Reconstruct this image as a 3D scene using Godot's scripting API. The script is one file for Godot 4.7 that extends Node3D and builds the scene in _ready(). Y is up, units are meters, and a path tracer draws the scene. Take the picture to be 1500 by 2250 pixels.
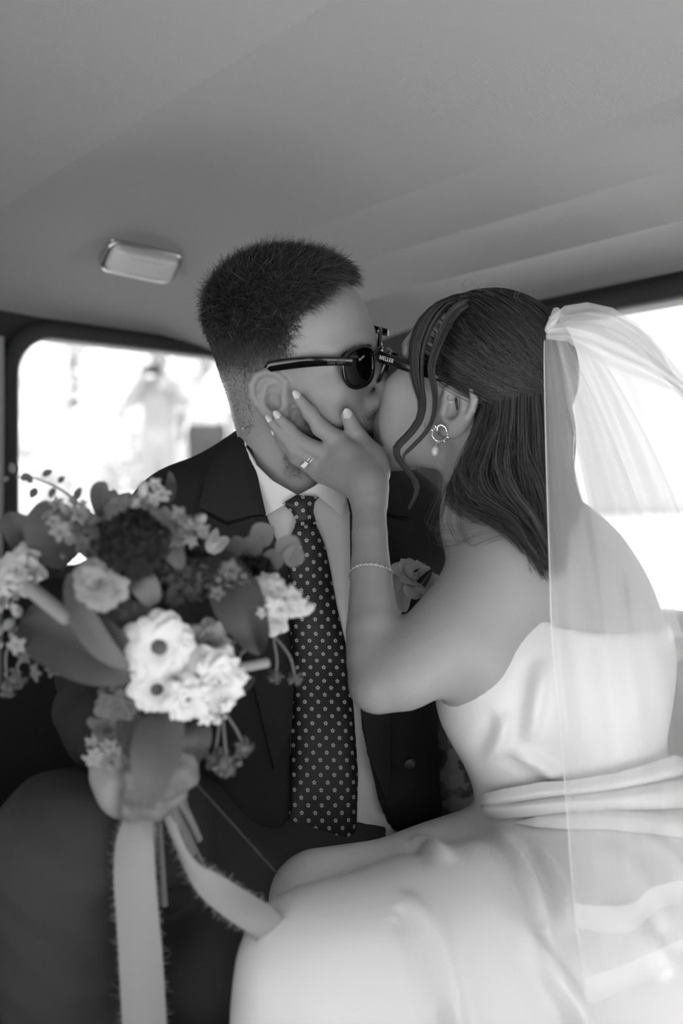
extends Node3D
# A couple kissing on the rear bench of a car. World: camera near the origin looking along -Z, y up, metres.
const FPX := 2187.0
const EYE := 0.9
const FWD := Vector3(-0.766, 0.0, 0.643)   # the car's forward direction
const LAT := Vector3(-0.643, 0.0, -0.766)  # across the car, away from the open door
var mats := {}
var names := {}

# ------------------------------------------------------------------ placing
func P(px: float, py: float, d: float) -> Vector3:
	return Vector3((px - 750.0) / FPX * d, EYE - (py - 1125.0) / FPX * d, -d)

func R(px: float, d: float) -> float:
	return px / FPX * d

func C(f: float, l: float, h: float) -> Vector3:
	return FWD * f + LAT * l + Vector3(0, EYE + h, 0)

# ------------------------------------------------------------------ distance fields
class Prim:
	var k := 0.01
	var op := 0
	func d(_p: Vector3) -> float:
		return 1e3

class Cap extends Prim:
	var a: Vector3
	var ba: Vector3
	var ra: float
	var rb: float
	var inv: float
	func _init(pa: Vector3, r1: float, pb: Vector3, r2: float, kk := 0.01, o := 0):
		a = pa; ba = pb - pa; ra = r1; rb = r2; k = kk; op = o
		inv = 1.0 / maxf(ba.length_squared(), 1e-12)
	func d(p: Vector3) -> float:
		var pa := p - a
		var h := clampf(pa.dot(ba) * inv, 0.0, 1.0)
		return (pa - ba * h).length() - ra - (rb - ra) * h

class Ell extends Prim:
	var inv: Transform3D
	var ir: Vector3
	var ir2: Vector3
	func _init(t: Transform3D, r: Vector3, kk := 0.01, o := 0):
		inv = t.affine_inverse(); k = kk; op = o
		ir = Vector3.ONE / r; ir2 = ir * ir
	func d(p: Vector3) -> float:
		var q := inv * p
		var k0 := (q * ir).length()
		var k1 := (q * ir2).length()
		return k0 * (k0 - 1.0) / maxf(k1, 1e-6)

class RBox extends Prim:
	var inv: Transform3D
	var b: Vector3
	var r: float
	func _init(t: Transform3D, half: Vector3, rr: float, kk := 0.01, o := 0):
		inv = t.affine_inverse(); b = half - Vector3.ONE * rr; r = rr; k = kk; op = o
	func d(p: Vector3) -> float:
		var q := (inv * p).abs() - b
		return q.max(Vector3.ZERO).length() + minf(maxf(q.x, maxf(q.y, q.z)), 0.0) - r

class Half extends Prim:   # the half space below a plane
	var n: Vector3
	var w: float
	func _init(at: Vector3, normal: Vector3, kk := 0.004, o := 2):
		n = normal.normalized(); w = n.dot(at); k = kk; op = o
	func d(p: Vector3) -> float:
		return n.dot(p) - w

class Fn extends Prim:
	var f: Callable
	func _init(ff: Callable, kk := 0.004, o := 2):
		f = ff; k = kk; op = o
	func d(p: Vector3) -> float:
		return f.call(p)

class Group extends Prim:
	var l: Array
	var grow := 0.0
	func _init(list: Array, g := 0.0, kk := 0.01, o := 0):
		l = list; grow = g; k = kk; op = o
	func d(p: Vector3) -> float:
		var t := 1e3
		for q in l:
			var e: float = q.d(p)
			var kk: float = q.k
			if q.op == 0:
				var h := maxf(kk - absf(t - e), 0.0)
				t = minf(t, e) - h * h / kk * 0.25
			else:
				if q.op == 1:
					e = -e
				var h := maxf(kk - absf(t - e), 0.0)
				t = maxf(t, e) + h * h / kk * 0.25
		return t - grow

func ev(l: Array, p: Vector3) -> float:
	var t := 1e3
	for q in l:
		var e: float = q.d(p)
		var kk: float = q.k
		if q.op == 0:
			var h := maxf(kk - absf(t - e), 0.0)
			t = minf(t, e) - h * h / kk * 0.25
		else:
			if q.op == 1:
				e = -e
			var h := maxf(kk - absf(t - e), 0.0)
			t = maxf(t, e) + h * h / kk * 0.25
	return t

func grad(l: Array, p: Vector3, e := 0.002) -> Vector3:
	var a := Vector3(1, -1, -1); var b := Vector3(-1, -1, 1); var c := Vector3(-1, 1, -1); var d := Vector3(1, 1, 1)
	return (a * ev(l, p + a * e) + b * ev(l, p + b * e) + c * ev(l, p + c * e) + d * ev(l, p + d * e)).normalized()

func hit(l: Array, px: float, py: float, d0 := 0.6, d1 := 1.6) -> float:   # depth at which a line of sight meets the field, or -1
	var d := d0
	while d < d1:
		var e := ev(l, P(px, py, d))
		if e < 0.0004:
			return d
		d += maxf(e * 0.7, 0.0006)
	return -1.0

func settle(l: Array, p: Vector3, off := 0.0) -> Vector3:   # the nearest point on the field's surface
	for i in 5:
		var e := ev(l, p) - off
		p -= grad(l, p) * e * 0.9
	return p

func chain(pts: Array, k: float) -> Array:   # [point, radius] pairs joined by tapered capsules
	var l := []
	for i in pts.size() - 1:
		l.append(Cap.new(pts[i][0], pts[i][1], pts[i + 1][0], pts[i + 1][1], k))
	return l

# surface nets on a grid; blocks away from the surface are skipped. Returns [vertices, normals, indices]
func nets(l: Array, lo: Vector3, hi: Vector3, cell: float, skips := []) -> Array:
	var n := Vector3i(((hi - lo) / cell).ceil()) + Vector3i.ONE
	var nb := Vector3i((n.x + 3) / 4, (n.y + 3) / 4, (n.z + 3) / 4)
	n = nb * 4
	var sx := 1
	var sy := n.x
	var sz := n.x * n.y
	var val := PackedFloat32Array()
	val.resize(n.x * n.y * n.z)
	val.fill(1.0)
	var hd := cell * 2.0 * 1.7321
	var active := PackedInt32Array()
	for bz in nb.z:
		for by in nb.y:
			for bx in nb.x:
				var b0 := lo + Vector3(bx, by, bz) * (cell * 4.0)
				var c := b0 + Vector3.ONE * (cell * 1.5)
				var t := 1e3
				var ds := PackedFloat32Array()
				for q in l:
					var e: float = q.d(c)
					ds.append(e)
					var kk: float = q.k
					if q.op == 0:
						var h := maxf(kk - absf(t - e), 0.0)
						t = minf(t, e) - h * h / kk * 0.25
					else:
						if q.op == 1:
							e = -e
						var h := maxf(kk - absf(t - e), 0.0)
						t = maxf(t, e) + h * h / kk * 0.25
				if absf(t) > hd * 1.9:
					if t < 0.0:
						for z in 4:
							for y in 4:
								var o := bx * 4 + (by * 4 + y) * sy + (bz * 4 + z) * sz
								for x in 4:
									val[o + x] = -1.0
					continue
				var near := []
				for i in l.size():
					var q = l[i]
					if q.op == 0:
						if ds[i] < maxf(t, 0.0) + hd * 3.0 + q.k:
							near.append(q)
					elif q.op == 1:
						if ds[i] < hd * 3.0 + q.k:
							near.append(q)
					elif ds[i] > -hd * 3.0 - q.k:
						near.append(q)
				active.append(bx + (by + bz * nb.y) * nb.x)
				for z in 4:
					for y in 4:
						var o := bx * 4 + (by * 4 + y) * sy + (bz * 4 + z) * sz
						for x in 4:
							val[o + x] = ev(near, b0 + Vector3(x, y, z) * cell)
	var vid := PackedInt32Array()
	vid.resize(val.size())
	vid.fill(-1)
	var vs := PackedVector3Array()
	var own := PackedInt32Array()
	var dv := Vector3.ONE * cell
	for ab in active:
		var bx := (ab % nb.x) * 4
		var by := ((ab / nb.x) % nb.y) * 4
		var bz := (ab / (nb.x * nb.y)) * 4
		for z in range(bz, mini(bz + 4, n.z - 1)):
			for y in range(by, mini(by + 4, n.y - 1)):
				for x in range(bx, mini(bx + 4, n.x - 1)):
					var o := x + y * sy + z * sz
					var a := val[o]; var b := val[o + 1]; var c := val[o + sy]; var d := val[o + sy + 1]
					var e := val[o + sz]; var f := val[o + sz + 1]; var g := val[o + sz + sy]; var h := val[o + sz + sy + 1]
					var m := int(a < 0.0) + int(b < 0.0) + int(c < 0.0) + int(d < 0.0) + int(e < 0.0) + int(f < 0.0) + int(g < 0.0) + int(h < 0.0)
					if m == 0 or m == 8:
						continue
					var s := Vector3.ZERO
					var w := 0
					if (a < 0.0) != (b < 0.0): s += Vector3(a / (a - b), 0, 0); w += 1
					if (c < 0.0) != (d < 0.0): s += Vector3(c / (c - d), 1, 0); w += 1
					if (e < 0.0) != (f < 0.0): s += Vector3(e / (e - f), 0, 1); w += 1
					if (g < 0.0) != (h < 0.0): s += Vector3(g / (g - h), 1, 1); w += 1
					if (a < 0.0) != (c < 0.0): s += Vector3(0, a / (a - c), 0); w += 1
					if (b < 0.0) != (d < 0.0): s += Vector3(1, b / (b - d), 0); w += 1
					if (e < 0.0) != (g < 0.0): s += Vector3(0, e / (e - g), 1); w += 1
					if (f < 0.0) != (h < 0.0): s += Vector3(1, f / (f - h), 1); w += 1
					if (a < 0.0) != (e < 0.0): s += Vector3(0, 0, a / (a - e)); w += 1
					if (b < 0.0) != (f < 0.0): s += Vector3(1, 0, b / (b - f)); w += 1
					if (c < 0.0) != (g < 0.0): s += Vector3(0, 1, c / (c - g)); w += 1
					if (d < 0.0) != (h < 0.0): s += Vector3(1, 1, d / (d - h)); w += 1
					vid[o] = vs.size()
					own.append(o)
					vs.append(lo + (Vector3(x, y, z) + s / w) * cell)
	var ids := PackedInt32Array()
	for o in own:
		var a := val[o] < 0.0
		for ax in 3:
			var st := sx if ax == 0 else sy if ax == 1 else sz
			var s1 := sy if ax == 0 else sz if ax == 1 else sx
			var s2 := sz if ax == 0 else sx if ax == 1 else sy
			if o + st >= val.size() or o - s1 - s2 < 0:
				continue
			var b := val[o + st] < 0.0
			if a == b:
				continue
			var i0 := vid[o]; var i1 := vid[o - s1]; var i2 := vid[o - s1 - s2]; var i3 := vid[o - s2]
			if i0 < 0 or i1 < 0 or i2 < 0 or i3 < 0:
				continue
			if not skips.is_empty():
				var p := vs[i0]
				var out := false
				for sk: AABB in skips:
					if sk.has_point(p):
						out = true
				if out:
					continue
			if a:
				ids.append_array([i0, i2, i1, i0, i3, i2])
			else:
				ids.append_array([i0, i1, i2, i0, i2, i3])
	return [vs, norms(vs, ids), ids]

func norms(vs: PackedVector3Array, ids: PackedInt32Array) -> PackedVector3Array:   # smooth normals of clockwise triangles
	var ns := PackedVector3Array()
	ns.resize(vs.size())
	for i in range(0, ids.size(), 3):
		var a := ids[i]; var b := ids[i + 1]; var c := ids[i + 2]
		var f := (vs[c] - vs[a]).cross(vs[b] - vs[a])
		ns[a] += f; ns[b] += f; ns[c] += f
	for i in ns.size():
		ns[i] = ns[i].normalized()
	return ns

# ------------------------------------------------------------------ mesh bag
class Bag:
	var v := PackedVector3Array()
	var n := PackedVector3Array()
	var u := PackedVector2Array()
	var c := PackedColorArray()
	var i := PackedInt32Array()

func put(b: Bag, r: Array, col = null) -> void:   # adds [vertices, normals, indices (, uvs)]
	var base := b.v.size()
	b.v.append_array(r[0])
	b.n.append_array(r[1])
	if r.size() > 3:
		b.u.append_array(r[3])
	else:
		var z := PackedVector2Array()
		z.resize(r[0].size())
		b.u.append_array(z)
	if col is Callable:
		for p in r[0]:
			b.c.append(col.call(p))
	else:
		var cc: Color = col if col is Color else Color.WHITE
		var z := PackedColorArray()
		z.resize(r[0].size())
		z.fill(cc)
		b.c.append_array(z)
	var k: PackedInt32Array = r[2]
	for q in k:
		b.i.append(q + base)

func mesh_of(b: Bag) -> ArrayMesh:
	var a := []
	a.resize(Mesh.ARRAY_MAX)
	a[Mesh.ARRAY_VERTEX] = b.v
	a[Mesh.ARRAY_NORMAL] = b.n
	a[Mesh.ARRAY_TEX_UV] = b.u
	a[Mesh.ARRAY_COLOR] = b.c
	a[Mesh.ARRAY_INDEX] = b.i
	var m := ArrayMesh.new()
	m.add_surface_from_arrays(Mesh.PRIMITIVE_TRIANGLES, a)
	return m

# a grid of points f(u, v), u and v from 0 to 1; the front is where (dv x du) points
func sheet(f: Callable, nu: int, nv: int, wrap := false) -> Array:
	var vs := PackedVector3Array()
	var uv := PackedVector2Array()
	for j in nv + 1:
		for i in nu + 1:
			vs.append(f.call(float(i) / nu, float(j) / nv))
			uv.append(Vector2(float(i) / nu, float(j) / nv))
	var ids := PackedInt32Array()
	for j in nv:
		for i in nu:
			var a := j * (nu + 1) + i
			ids.append_array([a, a + 1, a + nu + 2, a, a + nu + 2, a + nu + 1])
	var ns := norms(vs, ids)
	if wrap:
		for j in nv + 1:
			var a := j * (nu + 1)
			var m := (ns[a] + ns[a + nu]).normalized()
			ns[a] = m; ns[a + nu] = m
	return [vs, ns, ids, uv]

# a closed slab: the sheet, a copy moved by -thick along the normals, and the rim between
func slab(f: Callable, nu: int, nv: int, thick: float) -> Array:
	var s := sheet(f, nu, nv)
	return thicken(s, thick)

func thicken(s: Array, thick: float) -> Array:
	var vs: PackedVector3Array = s[0].duplicate()
	var ns: PackedVector3Array = s[1].duplicate()
	var ids: PackedInt32Array = s[2].duplicate()
	var uv: PackedVector2Array = s[3].duplicate()
	var n := vs.size()
	var cnt := {}
	for t in range(0, ids.size(), 3):
		for e in 3:
			var a := ids[t + e]; var b := ids[t + (e + 1) % 3]
			var key := Vector2i(mini(a, b), maxi(a, b))
			if cnt.has(key):
				cnt[key] = null
			else:
				cnt[key] = Vector2i(a, b)
	for i in n:
		vs.append(vs[i] - ns[i] * thick)
		ns.append(-ns[i])
		uv.append(uv[i])
	var m := ids.size()
	for t in range(0, m, 3):
		ids.append_array([ids[t] + n, ids[t + 2] + n, ids[t + 1] + n])
	for key in cnt:
		var e = cnt[key]
		if e == null:
			continue
		var o := vs.size()
		var pa := vs[e.x]; var pb := vs[e.y]; var qa := vs[e.x + n]; var qb := vs[e.y + n]
		var f := (qb - pa).cross(pb - pa).normalized()
		vs.append_array([pa, pb, qb, qa])
		uv.append_array([uv[e.x], uv[e.y], uv[e.y], uv[e.x]])
		ns.append_array([-f, -f, -f, -f])
		ids.append_array([o, o + 2, o + 1, o, o + 3, o + 2])
	return [vs, ns, ids, uv]

# tube along points with radius per point (or one radius); flat squashes across the second axis
func tube(pts: Array, rad, sides := 8, closed := false, flat := 1.0, up := Vector3.UP) -> Array:
	var n := pts.size()
	var vs := PackedVector3Array()
	var ns := PackedVector3Array()
	var uv := PackedVector2Array()
	var ids := PackedInt32Array()
	var x := Vector3.ZERO
	for i in n:
		var p0: Vector3 = pts[(i - 1 + n) % n] if closed or i > 0 else pts[i]
		var p1: Vector3 = pts[(i + 1) % n] if closed or i < n - 1 else pts[i]
		var t := (p1 - p0).normalized()
		if x == Vector3.ZERO:
			x = t.cross(up if absf(t.dot(up)) < 0.98 else Vector3(0.3, 0.1, 0.9))
		x = (x - t * x.dot(t)).normalized()
		var y := t.cross(x)
		var r: float = rad[i] if rad is Array or rad is PackedFloat32Array else rad
		for s in sides + 1:
			var a := TAU * s / sides
			var o := x * cos(a) + y * (sin(a) * flat)
			vs.append(pts[i] + o * r)
			ns.append((x * (cos(a) * flat) + y * sin(a)).normalized())
			uv.append(Vector2(float(s) / sides, float(i) / maxi(n - 1, 1)))
	var w := sides + 1
	for i in (n if closed else n - 1):
		for s in sides:
			var a := i * w + s
			var b := ((i + 1) % n) * w + s
			ids.append_array([a, b, b + 1, a, b + 1, a + 1])
	if not closed:
		for e in 2:
			var row := 0 if e == 0 else (n - 1) * w
			var o := vs.size()
			var dir: Vector3 = (pts[0] - pts[1]).normalized() if e == 0 else (pts[n - 1] - pts[n - 2]).normalized()
			vs.append(pts[0] if e == 0 else pts[n - 1])
			ns.append(dir)
			uv.append(Vector2(0.5, float(e)))
			for s in sides + 1:
				vs.append(vs[row + s]); ns.append(dir); uv.append(uv[row + s])
			for s in sides:
				if e == 0:
					ids.append_array([o, o + 1 + s, o + 2 + s])
				else:
					ids.append_array([o, o + 2 + s, o + 1 + s])
	return [vs, ns, ids, uv]

func smooth(pts: Array, per := 6, closed := false) -> Array:   # Catmull-Rom through the points
	var o := []
	var n := pts.size()
	for i in (n if closed else n - 1):
		var a = pts[(i - 1 + n) % n] if closed else pts[maxi(i - 1, 0)]
		var b = pts[i]
		var c = pts[(i + 1) % n]
		var d = pts[(i + 2) % n] if closed else pts[mini(i + 2, n - 1)]
		for k in per:
			var t := float(k) / per
			if b is Vector3 or b is Vector2:
				o.append(b.cubic_interpolate(c, a, d, t))
			else:
				o.append(cubic_interpolate(b, c, a, d, t))
	if not closed:
		o.append(pts[n - 1])
	return o

func lathe(prof: Array, t: Transform3D, sides := 24) -> Array:   # prof: Vector2(radius, height), bottom to top
	var f := func(u: float, v: float) -> Vector3:
		var q := v * (prof.size() - 1)
		var i := mini(int(q), prof.size() - 2)
		var p: Vector2 = prof[i].lerp(prof[i + 1], q - i)
		return t * Vector3(p.x * cos(u * TAU), p.y, p.x * sin(u * TAU))
	return sheet(f, sides, prof.size() - 1, true)

func rbox(t: Transform3D, half: Vector3, r: float) -> Array:   # a box with rounded edges
	var s := BoxMesh.new()
	var vs := PackedVector3Array()
	var ns := PackedVector3Array()
	var ids := PackedInt32Array()
	var g := [0.0, 0.5, 1.0, 0.0, 0.5, 1.0]
	for ax in 3:
		for sg in [-1.0, 1.0]:
			var base := vs.size()
			for j in 6:
				for i in 6:
					var su := -1.0 if i < 3 else 1.0
					var sv := -1.0 if j < 3 else 1.0
					var au: float = (1.0 - g[i] if i < 3 else g[i]) * PI / 4 * su
					var av: float = (1.0 - g[j] if j < 3 else g[j]) * PI / 4 * sv
					var dn := Vector3(tan(au), tan(av), 1.0).normalized()
					var core := Vector3(su, sv, 1.0)
					var q := Vector3.ZERO
					var nn := Vector3.ZERO
					q[(ax + 1) % 3] = su; q[(ax + 2) % 3] = sv; q[ax] = sg
					nn[(ax + 1) % 3] = dn.x; nn[(ax + 2) % 3] = dn.y; nn[ax] = dn.z * sg
					vs.append(t * (q * (half - Vector3.ONE * r) + nn * r))
					ns.append((t.basis * nn).normalized())
			for j in 5:
				for i in 5:
					var a := base + j * 6 + i
					if sg > 0:
						ids.append_array([a, a + 7, a + 1, a, a + 6, a + 7])
					else:
						ids.append_array([a, a + 1, a + 7, a, a + 7, a + 6])
	return [vs, ns, ids]

# ------------------------------------------------------------------ nodes
func numbered(called: String) -> String:
	var k: int = names.get(called, 0)
	names[called] = k + 1
	return called if k == 0 else "%s_%03d" % [called, k]

func thing(called: String, label: String, category: String, at := Vector3.ZERO, group := "") -> Node3D:
	var o := Node3D.new()
	o.name = numbered(called)
	add_child(o, true)
	o.position = at
	return tag(o, label, category, group)

func tag(o: Node3D, label: String, category: String, group := "") -> Node3D:
	o.set_meta("label", label)
	o.set_meta("category", category)
	if group:
		o.set_meta("group", group)
	return o

func part(called: String, b, m: Material, parent: Node3D = null) -> MeshInstance3D:   # b: Bag, shape array or Mesh, in world axes
	var o := MeshInstance3D.new()
	if b is Array:
		var g := Bag.new()
		put(g, b)
		b = g
	var pt := world_at(parent) if parent else Vector3.ZERO
	if b is Bag:
		if pt != Vector3.ZERO:
			for k in b.v.size():
				b.v[k] -= pt
		b = mesh_of(b)
	elif pt != Vector3.ZERO:
		o.position = -pt
	o.mesh = b
	o.material_override = m
	o.name = called if parent else numbered(called)
	if parent:
		parent.add_child(o, true)
	else:
		add_child(o, true)
	return o

func world_at(o: Node3D) -> Vector3:
	var p := Vector3.ZERO
	var n = o
	while n != self and n != null:
		p += n.position
		n = n.get_parent()
	return p

func structure(called: String, b, m: Material, parent: Node3D = null) -> MeshInstance3D:
	var o := part(called, b, m, parent)
	if parent == null:
		o.set_meta("kind", "structure")
	return o

func mat(called: String, grey: float, rough: float, spec := 0.5) -> StandardMaterial3D:
	if mats.has(called):
		return mats[called]
	var m := StandardMaterial3D.new()
	m.resource_name = called
	m.albedo_color = Color(grey, grey, grey)
	m.roughness = rough
	m.metallic_specular = spec
	m.cull_mode = BaseMaterial3D.CULL_DISABLED
	mats[called] = m
	return m

func noise_tex(size: int, freq: float, seed_: int, type := FastNoiseLite.TYPE_SIMPLEX_SMOOTH, oct := 3) -> NoiseTexture2D:
	var n := FastNoiseLite.new()
	n.seed = seed_
	n.noise_type = type
	n.frequency = freq
	n.fractal_octaves = oct
	var t := NoiseTexture2D.new()
	t.width = size
	t.height = size
	t.seamless = true
	t.noise = n
	return t

func relief(m: StandardMaterial3D, tex: Texture2D, depth_cm: float, scale: float) -> void:   # fine relief from a height map, in the world's axes
	m.heightmap_enabled = true
	m.heightmap_texture = tex
	m.heightmap_scale = depth_cm
	m.uv1_triplanar = true
	m.uv1_scale = Vector3.ONE * scale

func weave_tex(kind: int) -> ImageTexture:   # 0 twill, 1 plain weave
	var im := Image.create(64, 64, false, Image.FORMAT_RGB8)
	for y in 64:
		for x in 64:
			var v := 0.0
			if kind == 0:
				v = 0.5 + 0.5 * sin(TAU * (x + y) / 8.0) * (0.7 + 0.3 * cos(TAU * (x - y) / 16.0))
			else:
				v = 0.5 + 0.25 * (sin(TAU * x / 4.0) * sin(TAU * y / 8.0) + cos(TAU * y / 4.0))
			im.set_pixel(x, y, Color(v, v, v))
	return ImageTexture.create_from_image(im)

# ------------------------------------------------------------------ camera, light
func setup() -> void:
	var cam := Camera3D.new()
	cam.name = "camera"
	var at := CameraAttributesPhysical.new()
	at.frustum_focal_length = 23.33
	at.frustum_focus_distance = 1.1
	at.exposure_aperture = 1.7
	at.frustum_near = 0.02
	at.frustum_far = 200.0
	cam.attributes = at
	cam.fov = 54.44
	cam.near = 0.02
	cam.far = 200.0
	add_child(cam)
	cam.position = Vector3(0, EYE, 0)
	cam.current = true
	var we := WorldEnvironment.new()
	we.name = "environment"
	var e := Environment.new()
	e.background_mode = Environment.BG_SKY
	var sky := Sky.new()
	var sm := ProceduralSkyMaterial.new()
	sm.sky_top_color = Color(0.86, 0.86, 0.86)
	sm.sky_horizon_color = Color(0.97, 0.97, 0.97)
	sm.ground_bottom_color = Color(0.45, 0.45, 0.45)
	sm.ground_horizon_color = Color(0.6, 0.6, 0.6)
	sm.sun_angle_max = 0.0
	sky.sky_material = sm
	e.sky = sky
	e.background_energy_multiplier = 2.9
	e.tonemap_mode = Environment.TONE_MAPPER_LINEAR
	e.tonemap_exposure = 0.58
	e.sdfgi_enabled = true
	e.ssao_enabled = true
	e.ssil_enabled = true
	we.environment = e
	add_child(we)
	var sun := DirectionalLight3D.new()
	sun.name = "sun"
	sun.light_energy = 7.5
	sun.light_angular_distance = 3.0
	sun.shadow_enabled = true
	sun.sky_mode = DirectionalLight3D.SKY_MODE_LIGHT_ONLY
	add_child(sun)
	sun.look_at_from_position(Vector3.ZERO, Vector3(-0.25, -1.0, 0.35))

# ------------------------------------------------------------------ the car's cabin
const BOWS := [1.0, 0.25, -0.15, -0.55, -0.958, -1.093, -1.182, -1.3]
const BOWH := [0.43, 0.462, 0.474, 0.470, 0.450, 0.425, 0.388, 0.348]

func roof_h(f: float, l: float) -> float:
	var h := 0.46
	var slack := smoothstep(1.66, 1.25, l)
	for i in BOWS.size() - 1:
		if f <= BOWS[i] and f >= BOWS[i + 1]:
			var t: float = (BOWS[i] - f) / (BOWS[i] - BOWS[i + 1])
			h = lerpf(BOWH[i], BOWH[i + 1], t) + (0.016 if f > -0.96 else 0.010) * sin(t * PI) * slack
			break
	for b in [[-0.55, 0.026, 0.11], [-0.15, 0.016, 0.11], [-0.958, 0.007, 0.05], [-1.093, 0.005, 0.03], [-1.182, 0.005, 0.03]]:   # the cloth hangs a little at each bow
		h -= slack * b[1] * exp(-absf(f - b[0]) / b[2])
	var q := maxf(l - 1.15, 0.0) / 0.55
	return h - 0.115 * q * q * q

func rounded_loop(w0: float, w1: float, h0: float, h1: float, r: float, per := 8) -> Array:   # Vector2 points round a rounded rectangle
	var o := []
	var cs := [Vector2(w1 - r, h1 - r), Vector2(w0 + r, h1 - r), Vector2(w0 + r, h0 + r), Vector2(w1 - r, h0 + r)]
	for q in 4:
		for i in per + 1:
			var a: float = (q + float(i) / per) * PI / 2
			o.append(cs[q] + Vector2(cos(a), sin(a)) * r)
	return o

func holed(outer: Rect2, holes: Array, to3: Callable, depth: Vector3) -> Array:   # a slab with rounded openings; holes: loops of Vector2, side by side in x
	var vs := PackedVector3Array(); var ns := PackedVector3Array(); var ids := PackedInt32Array()
	var tri := func(a: Vector3, b: Vector3, c: Vector3, want: Vector3):
		var f := (b - a).cross(c - a)
		if f.dot(want) < 0.0:
			var s := b; b = c; c = s
			f = -f
		var o := vs.size()
		vs.append_array([a, c, b]); f = f.normalized(); ns.append_array([f, f, f]); ids.append_array([o, o + 1, o + 2])
	var cuts := [outer.position.x]
	for i in holes.size() - 1:
		var mx := -1e9; var mn := 1e9
		for p in holes[i]: mx = maxf(mx, p.x)
		for p in holes[i + 1]: mn = minf(mn, p.x)
		cuts.append((mx + mn) / 2)
	cuts.append(outer.end.x)
	for hi in holes.size():
		var x0: float = cuts[hi]; var x1: float = cuts[hi + 1]
		var lp: Array = holes[hi]
		var c := Vector2.ZERO
		for p in lp: c += p / lp.size()
		var edge := func(p: Vector2) -> Vector2:
			var d := p - c
			var t := minf((x1 - c.x) / d.x if d.x > 1e-6 else ((x0 - c.x) / d.x if d.x < -1e-6 else 1e9), (outer.end.y - c.y) / d.y if d.y > 1e-6 else ((outer.position.y - c.y) / d.y if d.y < -1e-6 else 1e9))
			return c + d * t
		var corner := [Vector2(x1, outer.end.y), Vector2(x0, outer.end.y), Vector2(x0, outer.position.y), Vector2(x1, outer.position.y)]
		for i in lp.size():
			var a: Vector2 = lp[i]; var b: Vector2 = lp[(i + 1) % lp.size()]
			var ea: Vector2 = edge.call(a); var eb: Vector2 = edge.call(b)
			var A: Vector3 = to3.call(a); var B: Vector3 = to3.call(b); var EA: Vector3 = to3.call(ea); var EB: Vector3 = to3.call(eb)
			for sd in 2:
				var o: Vector3 = depth * float(sd)
				var want := depth * (1.0 if sd == 1 else -1.0)
				tri.call(A + o, B + o, EB + o, want)
				tri.call(A + o, EB + o, EA + o, want)
				if absf(ea.x - eb.x) > 1e-4 and absf(ea.y - eb.y) > 1e-4:
					for q in corner:
						if (q - ea).length() + (q - eb).length() < absf(ea.x - eb.x) + absf(ea.y - eb.y) + 1e-3:
							tri.call(EA + o, to3.call(q) + o, EB + o, want)
			var inw: Vector3 = to3.call(c) - (A + B) / 2
			tri.call(A, B, B + depth, inw)
			tri.call(A, B + depth, A + depth, inw)
			tri.call(EA, EB, EB + depth, -inw)
			tri.call(EA, EB + depth, EA + depth, -inw)
	return [vs, ns, ids]

func window_piece(called: String, w0: float, w1: float, h0: float, h1: float, r: float, to3: Callable, inward: Vector3, wide: float) -> void:
	var rub := mat("rubber", 0.17, 0.55)
	var lp := rounded_loop(w0, w1, h0, h1, r, 10)
	var n := lp.size()
	var mid := []
	for i in n:
		mid.append(to3.call(lp[i]))
	var node := structure(called, thicken(window_glass(lp, to3, -inward * 0.03), 0.004), glass_mat())
	var ctr := Vector3.ZERO
	for p in mid: ctr += p / n
	var prof := [Vector2(-0.004, -0.035), Vector2(-0.006, 0.006), Vector2(0.0, 0.013), Vector2(wide * 0.5, 0.016), Vector2(wide, 0.012), Vector2(wide + 0.004, 0.0), Vector2(wide + 0.004, -0.035)]
	var f := func(u: float, v: float) -> Vector3:
		var i := int(round(u * n)) % n
		var o: Vector2 = ((lp[i] - (lp[(i - 1 + n) % n])).normalized() + (lp[(i + 1) % n] - lp[i]).normalized()).normalized()
		var out2 := Vector2(o.y, -o.x)
		var q: Vector2 = prof[int(round(v * (prof.size() - 1)))]
		return to3.call(lp[i] + out2 * q.x) + inward * q.y
	var s := sheet(f, n, prof.size() - 1, true)
	if s[1][n * 3 + 5].dot(inward) < 0:   # keep the front inward
		for i in s[1].size(): s[1][i] = -s[1][i]
		var k: PackedInt32Array = s[2]
		for i in range(0, k.size(), 3):
			var t := k[i + 1]; k[i + 1] = k[i + 2]; k[i + 2] = t
		s[2] = k
	part("window_gasket", s, rub, node)

func window_glass(lp: Array, to3: Callable, off: Vector3) -> Array:
	var vs := PackedVector3Array(); var ids := PackedInt32Array(); var uv := PackedVector2Array()
	var c := Vector2.ZERO
	for p in lp: c += p / lp.size()
	vs.append(to3.call(c) + off); uv.append(c)
	for p in lp:
		vs.append(to3.call(p) + off); uv.append(p)
	for i in lp.size():
		ids.append_array([0, 1 + i, 1 + (i + 1) % lp.size()])
	return [vs, norms(vs, ids), ids, uv]

func glass_mat() -> StandardMaterial3D:
	if mats.has("glass"):
		return mats["glass"]
	var m := mat("glass", 0.95, 0.02)
	m.transparency = BaseMaterial3D.TRANSPARENCY_ALPHA
	m.albedo_color = Color(1, 1, 1, 0.04)
	return m

func weave_tone(t: ImageTexture) -> ImageTexture:   # the twill's own light and dark threads
	var im := t.get_image()
	var o := Image.create(64, 64, false, Image.FORMAT_RGB8)
	for y in 64:
		for x in 64:
			var v := 0.84 + 0.16 * im.get_pixel(x, y).r
			o.set_pixel(x, y, Color(v, v, v))
	return ImageTexture.create_from_image(o)

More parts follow.
